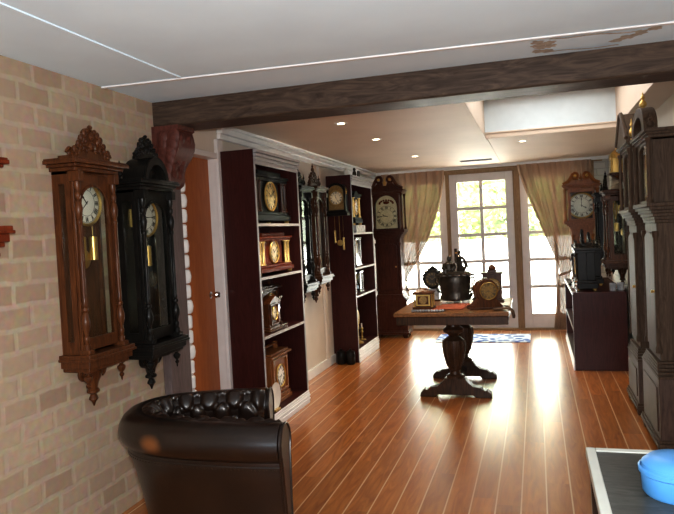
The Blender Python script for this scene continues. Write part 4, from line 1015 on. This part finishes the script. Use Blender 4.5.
# paper tray under the cage clock
T = thing('tray', 'low tray with pale fringe at the front left of the oak table', 'tray', (-.905, 5.585, ZT))
MB().box(-.14, .14, -.05, .05, 0, .008).build('tray_base', M['darkoak'], T, .003)
q = MB()
for i in range(12): q.ball((-.13+.0236*i, -.05, .014), (.011, .008, .011), 6)
q.build('fringe', M['marble'], T)
# cage clock
T = thing('cage_clock', 'small brown table clock with pointed roof at the left of the oak table', 'clock', (-.975, 5.80, ZT))
MB().box(-.095, .095, -.07, .07, 0, .022).build('base', M['walnut'], T, .004)
for sx in (-1, 1):
    for sy in (-1, 1): MB().lathe(col_prof(.007, .022, .135, False), (sx*.078, sy*.055, 0), 8).build('corner_post', M['brass'], T)
MB().box(-.07, .07, -.05, .05, .022, .135).build('case', M['walnut'], T, .003)
MB().ring(square_ring(.062, .030, .128), square_ring(.048, .042, .116), -.055, -.05).build('door_frame', M['brass'], T)
MB().box(-.092, .092, -.068, .068, .135, .15).taper((0, 0), (.08, .055), .15, (-.01, 0), (.016, .012), .185).build('roof', M['walnut'], T, .003)
MB().lathe([(.008, .185), (.003, .20), (.006, .208), (.001, .225)], (-.01, 0, 0), 8).build('finial', M['brass'], T)
add_dial(T, 0, .08, -.0505, .034, 'dialdark', (10, 10), False)
# dark round clock
T = thing('balloon_clock', 'dark round clock on a pale foot behind the cage clock on the oak table', 'clock', (-.985, 6.44, ZT))
MB().box(-.06, .06, -.04, .04, 0, .12).build('pedestal', M['marble'], T, .006)
MB().box(-.07, .07, -.05, .05, 0, .015).build('foot', M['walnut_dark'], T, .003)
MB().lathe([(.002, -.05), (.085, -.05), (.095, -.04), (.095, .035), (.085, .045), (.002, .045)], (0, 0, .215), 26, axis='-y').build('drum', M['ebony'], T)
q = MB(); 
for a in range(9): q.ball((.095*math.cos(PI*a/8), 0, .215+.095*math.sin(PI*a/8)), (.016, .04, .016), 6)
q.lathe([(.03, .305), (.036, .32), (.014, .335), (.002, .345)], (0, 0, 0), 10); q.build('carving', M['ebony'], T)
add_dial(T, 0, .215, -.046, .065, 'bronze', (10, 10), True, 'bronze', ink='dialdark')
# big black figure clock
T = thing('figure_clock', 'large black figural mantel clock in the middle of the oak table', 'clock', (-.745, 6.20, ZT))
for sx in (-1, 1): MB().lathe([(.018, 0), (.030, .006), (.034, .022), (.022, .03)], (sx*.10, -.06, 0), 12).build('foot', M['ceramic'], T)
MB().lathe([(.018, 0), (.030, .006), (.034, .022), (.022, .03)], (0, .06, 0), 12).build('foot', M['ceramic'], T)
MB().lathe([(.12, .028), (.14, .04), (.142, .06), (.132, .08), (.136, .12), (.146, .18), (.148, .225), (.142, .25), (.15, .262), (.152, .28), (.12, .295), (.05, .30)], (0, 0, 0), 28, sc=(1, .72)).build('body', M['bronze'], T)
for s in (-1, 1):
    MB().tube([(s*.14, 0, .23), (s*.175, 0, .235), (s*.18, 0, .20), (s*.155, 0, .175), (s*.17, 0, .15), (s*.16, 0, .12), (s*.13, 0, .10)], .010, 6).build('scroll_handle', M['bronze'], T)
MB().tube([(.12, -.02, .035), (.155, -.02, .09), (.180, -.02, .10), (.185, -.02, .05), (.16, -.02, .03)], .018, 6).build('side_scroll', M['bronze'], T)
q = MB()
for k in range(14): a = 2*PI*k/14; q.ball((.148*math.cos(a), .105*math.sin(a), .262), (.036, .020, .014), 8)
q.build('gadrooned_rim', M['bronze'], T)
q = MB()                                                     # seated figure on the lid
q.tube([(-.04, 0, .29), (-.045, 0, .33), (-.045, 0, .37), (-.042, 0, .395)], [.05, .042, .046, .018], 10); q.ball((-.042, -.004, .415), (.024, .026, .03), 10)
q.tube([(-.085, 0, .365), (-.105, -.02, .33), (-.07, -.05, .31)], [.018, .015, .011], 6); q.tube([(-.01, 0, .365), (.01, -.02, .335), (-.02, -.05, .31)], [.018, .015, .011], 6)
q.tube([(-.06, -.02, .30), (-.075, -.07, .305), (-.075, -.075, .262)], [.024, .02, .014], 8); q.tube([(-.025, -.02, .30), (-.02, -.07, .305), (-.02, -.075, .262)], [.024, .02, .014], 8)
q.build('seated_figure', M['bronze'], T)
q = MB()                                                     # winged figure on a pole
q.tube([(.05, 0, .29), (.055, 0, .34), (.045, 0, .385), (.048, 0, .43), (.050, 0, .455)], [.034, .030, .024, .028, .010], 8); q.ball((.05, -.003, .472), (.016, .018, .022), 8)
q.tube([(.07, 0, .43), (.095, 0, .40), (.11, -.01, .36), (.11, -.02, .32)], [.014, .013, .018, .006], 6); q.tube([(.03, 0, .43), (.015, -.02, .40), (.03, -.03, .375)], [.012, .010, .008], 6)
q.tube([(.08, .0, .30), (.10, 0, .33), (.125, 0, .345), (.13, 0, .31)], [.02, .016, .012, .006], 6)
q.build('standing_figure', M['bronze'], T)
# drum clock on the right
T = thing('drum_clock', 'brown rounded mantel clock with brass bezel at the right of the oak table', 'clock', (-.435, 5.74, ZT), .30)
pl = [(-.13, 0), (.13, 0), (.13, .03), (.118, .038), (.105, .055), (.085, .065)]
a_ = [(.098*math.cos(t), .155+.098*math.sin(t)) for t in [-.75+(PI+1.5)*i/20 for i in range(21)]]
pl = pl[:5]+a_+[(-x, z_) for x, z_ in reversed(pl[:5])][:-1]+[(-.13, 0)][:1]
MB().prism(pl[:-1], -.06, .06).build('case', M['walnut'], T, .004)
MB().box(-.15, .15, -.075, .075, 0, .016).build('plinth', M['walnut_dark'], T, .004)
MB().box(-.02, .02, -.03, .03, .25, .262).build('top_cap', M['walnut'], T, .003)
add_dial(T, .012, .155, -.061, .068, 'dialdark', (8, 20), True, 'brass')
# box clock behind it
T = thing('box_clock', 'square dark wooden clock with stepped top behind the rounded clock on the oak table', 'clock', (-.405, 6.22, ZT))
MB().box(-.10, .10, -.06, .06, 0, .03).box(-.085, .085, -.05, .05, .03, .26).box(-.098, .098, -.06, .06, .26, .278).box(-.04, .04, -.03, .03, .278, .30).build('case', M['walnut_dark'], T, .003)
MB().lathe([(.03, .30), (.036, .31), (.03, .33), (.012, .345), (.002, .35)], (0, 0, 0), 12).build('finial', M['walnut'], T)
add_dial(T, 0, .15, -.051, .065, 'dialdark', (10, 10), True, 'brass')

# rug by the doors
o = MB().box(-.68, .50, -.33, .29, 0, .010).build('rug', M['rug'], None, .004); o.location = (-.62, 8.72, 0); tag(o, 'blue and white patterned rug on the floor by the French doors', 'rug')
# wall socket low on the left
T = thing('wall_socket', 'small pale wall socket on the left door base under the table line', 'socket', (-1.70, YD, .10))
MB().box(-.06, .06, -.010, 0, -.04, .04).build('plate', M['outlet'], T, .003)
MB().box(-.03, -.01, -.014, -.009, -.015, .015).box(.01, .03, -.014, -.009, -.015, .015).build('switches', M['ceil_far'], T)

# ------------------------------------------------------------------ leather armchair
BX, BY = -1.42, 2.78
raw = [(-1.04, 2.516), (-1.165, 2.500), (-1.29, 2.494), (-1.42, 2.493), (-1.55, 2.503), (-1.69, 2.54), (-1.79, 2.62), (-1.845, 2.75), (-1.815, 2.87), (-1.72, 2.962), (-1.557, 3.028), (-1.45, 3.062), (-1.345, 3.089)]
def catmull(P, k=6):
    out = []
    for i in range(len(P)-1):
        p0 = Vector(P[max(i-1, 0)]); p1 = Vector(P[i]); p2 = Vector(P[i+1]); p3 = Vector(P[min(i+2, len(P)-1)])
        for j in range(k):
            t = j/k
            out.append(.5*((2*p1)+(-p0+p2)*t+(2*p0-5*p1+4*p2-p3)*t*t+(-p0+3*p1-3*p2+p3)*t**3))
    out.append(Vector(P[-1])); return out
path = [Vector((p.x-BX, p.y-BY)) for p in catmull([Vector(p) for p in raw])]
NP = len(path)
tan = [(path[min(i+1, NP-1)]-path[max(i-1, 0)]).normalized() for i in range(NP)]
nin = [Vector((-t.y, t.x)) for t in tan]                       # candidates for the inward normal
ctr = Vector((-.02, .0))
nin = [n_ if n_.dot(ctr-p) > 0 else -n_ for n_, p in zip(nin, path)]
T = thing('armchair', 'dark brown buttoned leather tub armchair with rolled top in front of the brick wall', 'armchair', (BX, BY, 0))
def sweep(profile, closed=False, sink=None):                   # profile: (inward offset, z)
    vs = []; fs = []; m = len(profile)
    for i in range(NP):
        for (a, z_) in profile: p = path[i]+nin[i]*a; vs.append((p.x, p.y, z_))
    for i in range(NP-1):
        for k in range(m if closed else m-1): fs.append((i*m+k, i*m+(k+1) % m, (i+1)*m+(k+1) % m, (i+1)*m+k))
    if closed: fs += [tuple(range(m)), tuple((NP-1)*m+k for k in range(m))]
    return MB().add(vs, fs)
rp = []
for k in range(18):
    a = 2*PI*k/18; rp.append((.088*math.cos(a)-.006, .598+.084*math.sin(a)))
sweep(rp, True).build('rolled_top', M['leather'], T, 0, 60)
shell = [(-.050, .56), (-.054, .51), (-.030, .42), (-.004, .30), (.018, .18), (.03, .08), (.055, .08), (.045, .56)]
sweep(shell, True).build('outer_shell', M['leather'], T, 0, 50)
# tufted inner back
NU, NV = NP*2, 26; vs = []; fs = []
cum = [0.]
for i in range(1, NP): cum.append(cum[-1]+(path[i]-path[i-1]).length)
Ltot = cum[-1]
def at_len(s):
    for i in range(1, NP):
        if cum[i] >= s or i == NP-1:
            t = (s-cum[i-1])/max(1e-6, cum[i]-cum[i-1]); return path[i-1].lerp(path[i], min(1, t)), nin[i-1].lerp(nin[i], min(1, t)).normalized()
btn = []; sp = .13; rows = [.80, .56, .30]
for r_, vv in enumerate(rows):
    k = 0
    while True:
        s = .06+sp*k+(sp/2 if r_ % 2 else 0)
        if s > Ltot-.03: break
        btn.append((s, vv)); k += 1
def inner_prof(v):                                             # (inward offset, z, normal) of the buttoned side
    if v < .45:
        t = v/.45; return .066, .36+.19*t, (1., 0.)
    a = -.55+(v-.45)/.55*1.95
    return -.006+.094*math.cos(a), .598+.092*math.sin(a), (math.cos(a), math.sin(a))
def inner_pt(s, v):
    p, n_ = at_len(s); off, zz, (na, nz) = inner_prof(v)
    dmin = min(math.hypot(s-a, (v-b)*.40) for a, b in btn)
    u1 = (s-.06)/sp; v1 = (v-rows[0])/.25*.5
    cre = min(abs((u1+v1+.5) % 1-.5), abs((u1-v1+.5) % 1-.5))
    e = .020-.036*math.exp(-(dmin/.026)**2)-.016*math.exp(-(cre/.10)**2)
    fade = min(1, (1-v)/.12, s/.03, (Ltot-s)/.03); e = e*fade-.014*(1-fade)
    return Vector((p.x+n_.x*(off+na*e), p.y+n_.y*(off+na*e), zz+nz*e))
NU, NV = 190, 44
vs = [tuple(inner_pt(Ltot*i/NU, j/NV)) for j in range(NV+1) for i in range(NU+1)]; fs = []
for j in range(NV):
    for i in range(NU): a = j*(NU+1)+i; fs.append((a, a+1, a+NU+2, a+NU+1))
ib = MB().add(vs, fs).build('tufted_back', M['leather'], T, 0, 80)
for s, vv in btn:
    if .03 < s < Ltot-.03: MB().ball(tuple(inner_pt(s, vv)), .011, 8).build('button', M['leather'], ib)
# nail trim under the roll
q = MB(); s = .02
while s < Ltot-.01:
    p, n_ = at_len(s); q.ball((p.x-n_.x*.053, p.y-n_.y*.053, .500), .006, 6); s += .017
q.build('nail_trim', M['bronze'], T)
sweep([(-.055, .512), (-.058, .508), (-.055, .490), (-.045, .490), (-.045, .512)], True).build('welt', M['leather'], T)
# arm fronts
for idx, sg in ((0, -1), (NP-1, 1)):
    p = path[idx]; t = -tan[0] if idx == 0 else tan[-1]; n_ = nin[idx]
    f3 = Matrix(((n_.x, t.x*-1, 0, p.x), (n_.y, t.y*-1, 0, p.y), (0, 0, 1, 0), (0, 0, 0, 1)))
    pl = [(-.085*math.cos(a)-.006, .598+.082*math.sin(a)) for a in [-.55+(PI+1.1)*i/16 for i in range(17)]]
    pl = [(-.012, .08), (-.045, .35)]+pl+[(.05, .35), (.05, .08)]
    MB().prism(pl, -.014, .0, f3).build('arm_front', M['leather'], T, .006)
    MB().tube([tuple(f3 @ Vector((x, -.014, z_))) for x, z_ in pl], .0055, 6).build('piping', M['leather'], T)
inner = [path[i]+nin[i]*.062 for i in range(0, NP, 3)]
def plate(poly, z0, z1):
    n = len(poly); vs = [(p.x, p.y, z0) for p in poly]+[(p.x, p.y, z1) for p in poly]
    return MB().add(vs, [tuple(range(n)), tuple(range(n, 2*n))]+[(i, (i+1) % n, n+(i+1) % n, n+i) for i in range(n)])
plate(inner, .10, .30).build('seat_base', M['leather'], T, .01)
plate([p*.985 for p in inner], .30, .43).build('seat_cushion', M['leather'], T, .03)
for x, y in ((.30, -.20), (.14, .24), (-.28, -.16), (-.30, .10)):
    MB().lathe([(.018, 0), (.026, .03), (.030, .07), (.034, .10)], (x, y, 0), 12).build('foot', M['ebony'], T)

# ------------------------------------------------------------------ low table at the lower right with the blue tub
TX0, TX1, TY0, TY1, TZ = .147, .86, 1.70, 2.62, .60
T = thing('low_table', 'low table with pale edging and dark grey top at the lower right corner', 'table', ((TX0+TX1)/2, (TY0+TY1)/2, 0))
a, b = (TX1-TX0)/2, (TY1-TY0)/2
MB().box(-a+.03, a-.03, -b+.03, b-.03, TZ-.03, TZ-.004).build('tabletop', M['tablegrey'], T)
q = MB(); q.box(-a, -a+.034, -b, b, TZ-.035, TZ).box(a-.034, a, -b, b, TZ-.035, TZ).box(-a+.034, a-.034, -b, -b+.034, TZ-.035, TZ).box(-a+.034, a-.034, b-.034, b, TZ-.035, TZ)
q.build('edging', M['tablewhite'], T, .003)
for sx in (-1, 1):
    for sy in (-1, 1): MB().taper((sx*(a-.04), sy*(b-.04)), (.018, .018), 0, (sx*(a-.035), sy*(b-.035)), (.026, .026), TZ-.035).build('leg', M['darkoak'], T, .003)
T = thing('plastic_tub', 'sky blue plastic tub on the low table at the lower right corner', 'tub', (.395, 2.22, TZ-.0035))
MB().lathe([(.10, 0), (.108, .01), (.112, .07), (.108, .095), (.09, .11), (.05, .116), (.002, .117)], (0, 0, 0), 30).build('tub', M['blue'], T)
MB().lathe([(.113, .066), (.118, .070), (.118, .082), (.112, .086), (.113, .066)], (0, 0, 0), 30, caps=False).build('rim', M['blue'], T)

# ------------------------------------------------------------------ light
w = bpy.data.worlds.new('sky'); scene.world = w; w.use_nodes = True
bg = w.node_tree.nodes['Background']; bg.inputs['Color'].default_value = (.95, .98, 1, 1); bg.inputs['Strength'].default_value = 10
def lamp(name, kind, loc, rot, energy, col=(1, 1, 1), **kw):
    l = bpy.data.lights.new(name, kind); l.energy = energy; l.color = col
    for k, v in kw.items(): setattr(l, k, v)
    o = bpy.data.objects.new(name, l); COL.objects.link(o); o.location = loc; o.rotation_euler = rot; return o
lamp('sun', 'SUN', (0, 0, 8), (math.radians(42), 0, math.radians(-25)), 20., (1, .95, .85), angle=.02)
lamp('door_daylight', 'AREA', (-.7, YB+.35, 1.25), (math.radians(-90), 0, 0), 45, (.93, .97, 1), shape='RECTANGLE', size=2.7, size_y=2.1)
lamp('fill_behind', 'AREA', (-.6, YF+.15, 1.45), (math.radians(90), 0, 0), 52, (.72, .86, 1), shape='RECTANGLE', size=2.2, size_y=1.3)  # unseen area lamp added behind the camera as soft cool fill
lamp('camera_flash', 'AREA', (.06, -.02, 1.53), (math.radians(86), 0, math.radians(16)), 68, (1, .97, .93), shape='DISK', size=.06)
for x, y in ((-1.404, 4.91), (-1.37, 5.93), (-1.30, 7.57), (-.10, 7.0)):
    lamp('downlight_lamp', 'SPOT', (x, y, ZC-.02), (0, 0, 0), 50, (1, .80, .55), spot_size=math.radians(105), spot_blend=.6, shadow_soft_size=.03)
scene.view_settings.view_transform = 'Standard'
scene.view_settings.look = 'None'
scene.view_settings.exposure = .36
scene.view_settings.gamma = .84
scene.cycles.max_bounces = 8; scene.cycles.transparent_max_bounces = 16
scene.cycles.use_denoising = True
scene.cycles.caustics_reflective = True; scene.cycles.blur_glossy = 1.; scene.cycles.caustics_refractive = False
scene.cycles.sample_clamp_indirect = 6
lamp('well_fill', 'AREA', (.15, 5.5, ZC+.37), (0, 0, 0), 16, (.97, 1, 1), shape='RECTANGLE', size=.9, size_y=1.8)  # lamp added under the closed well top to brighten the recess
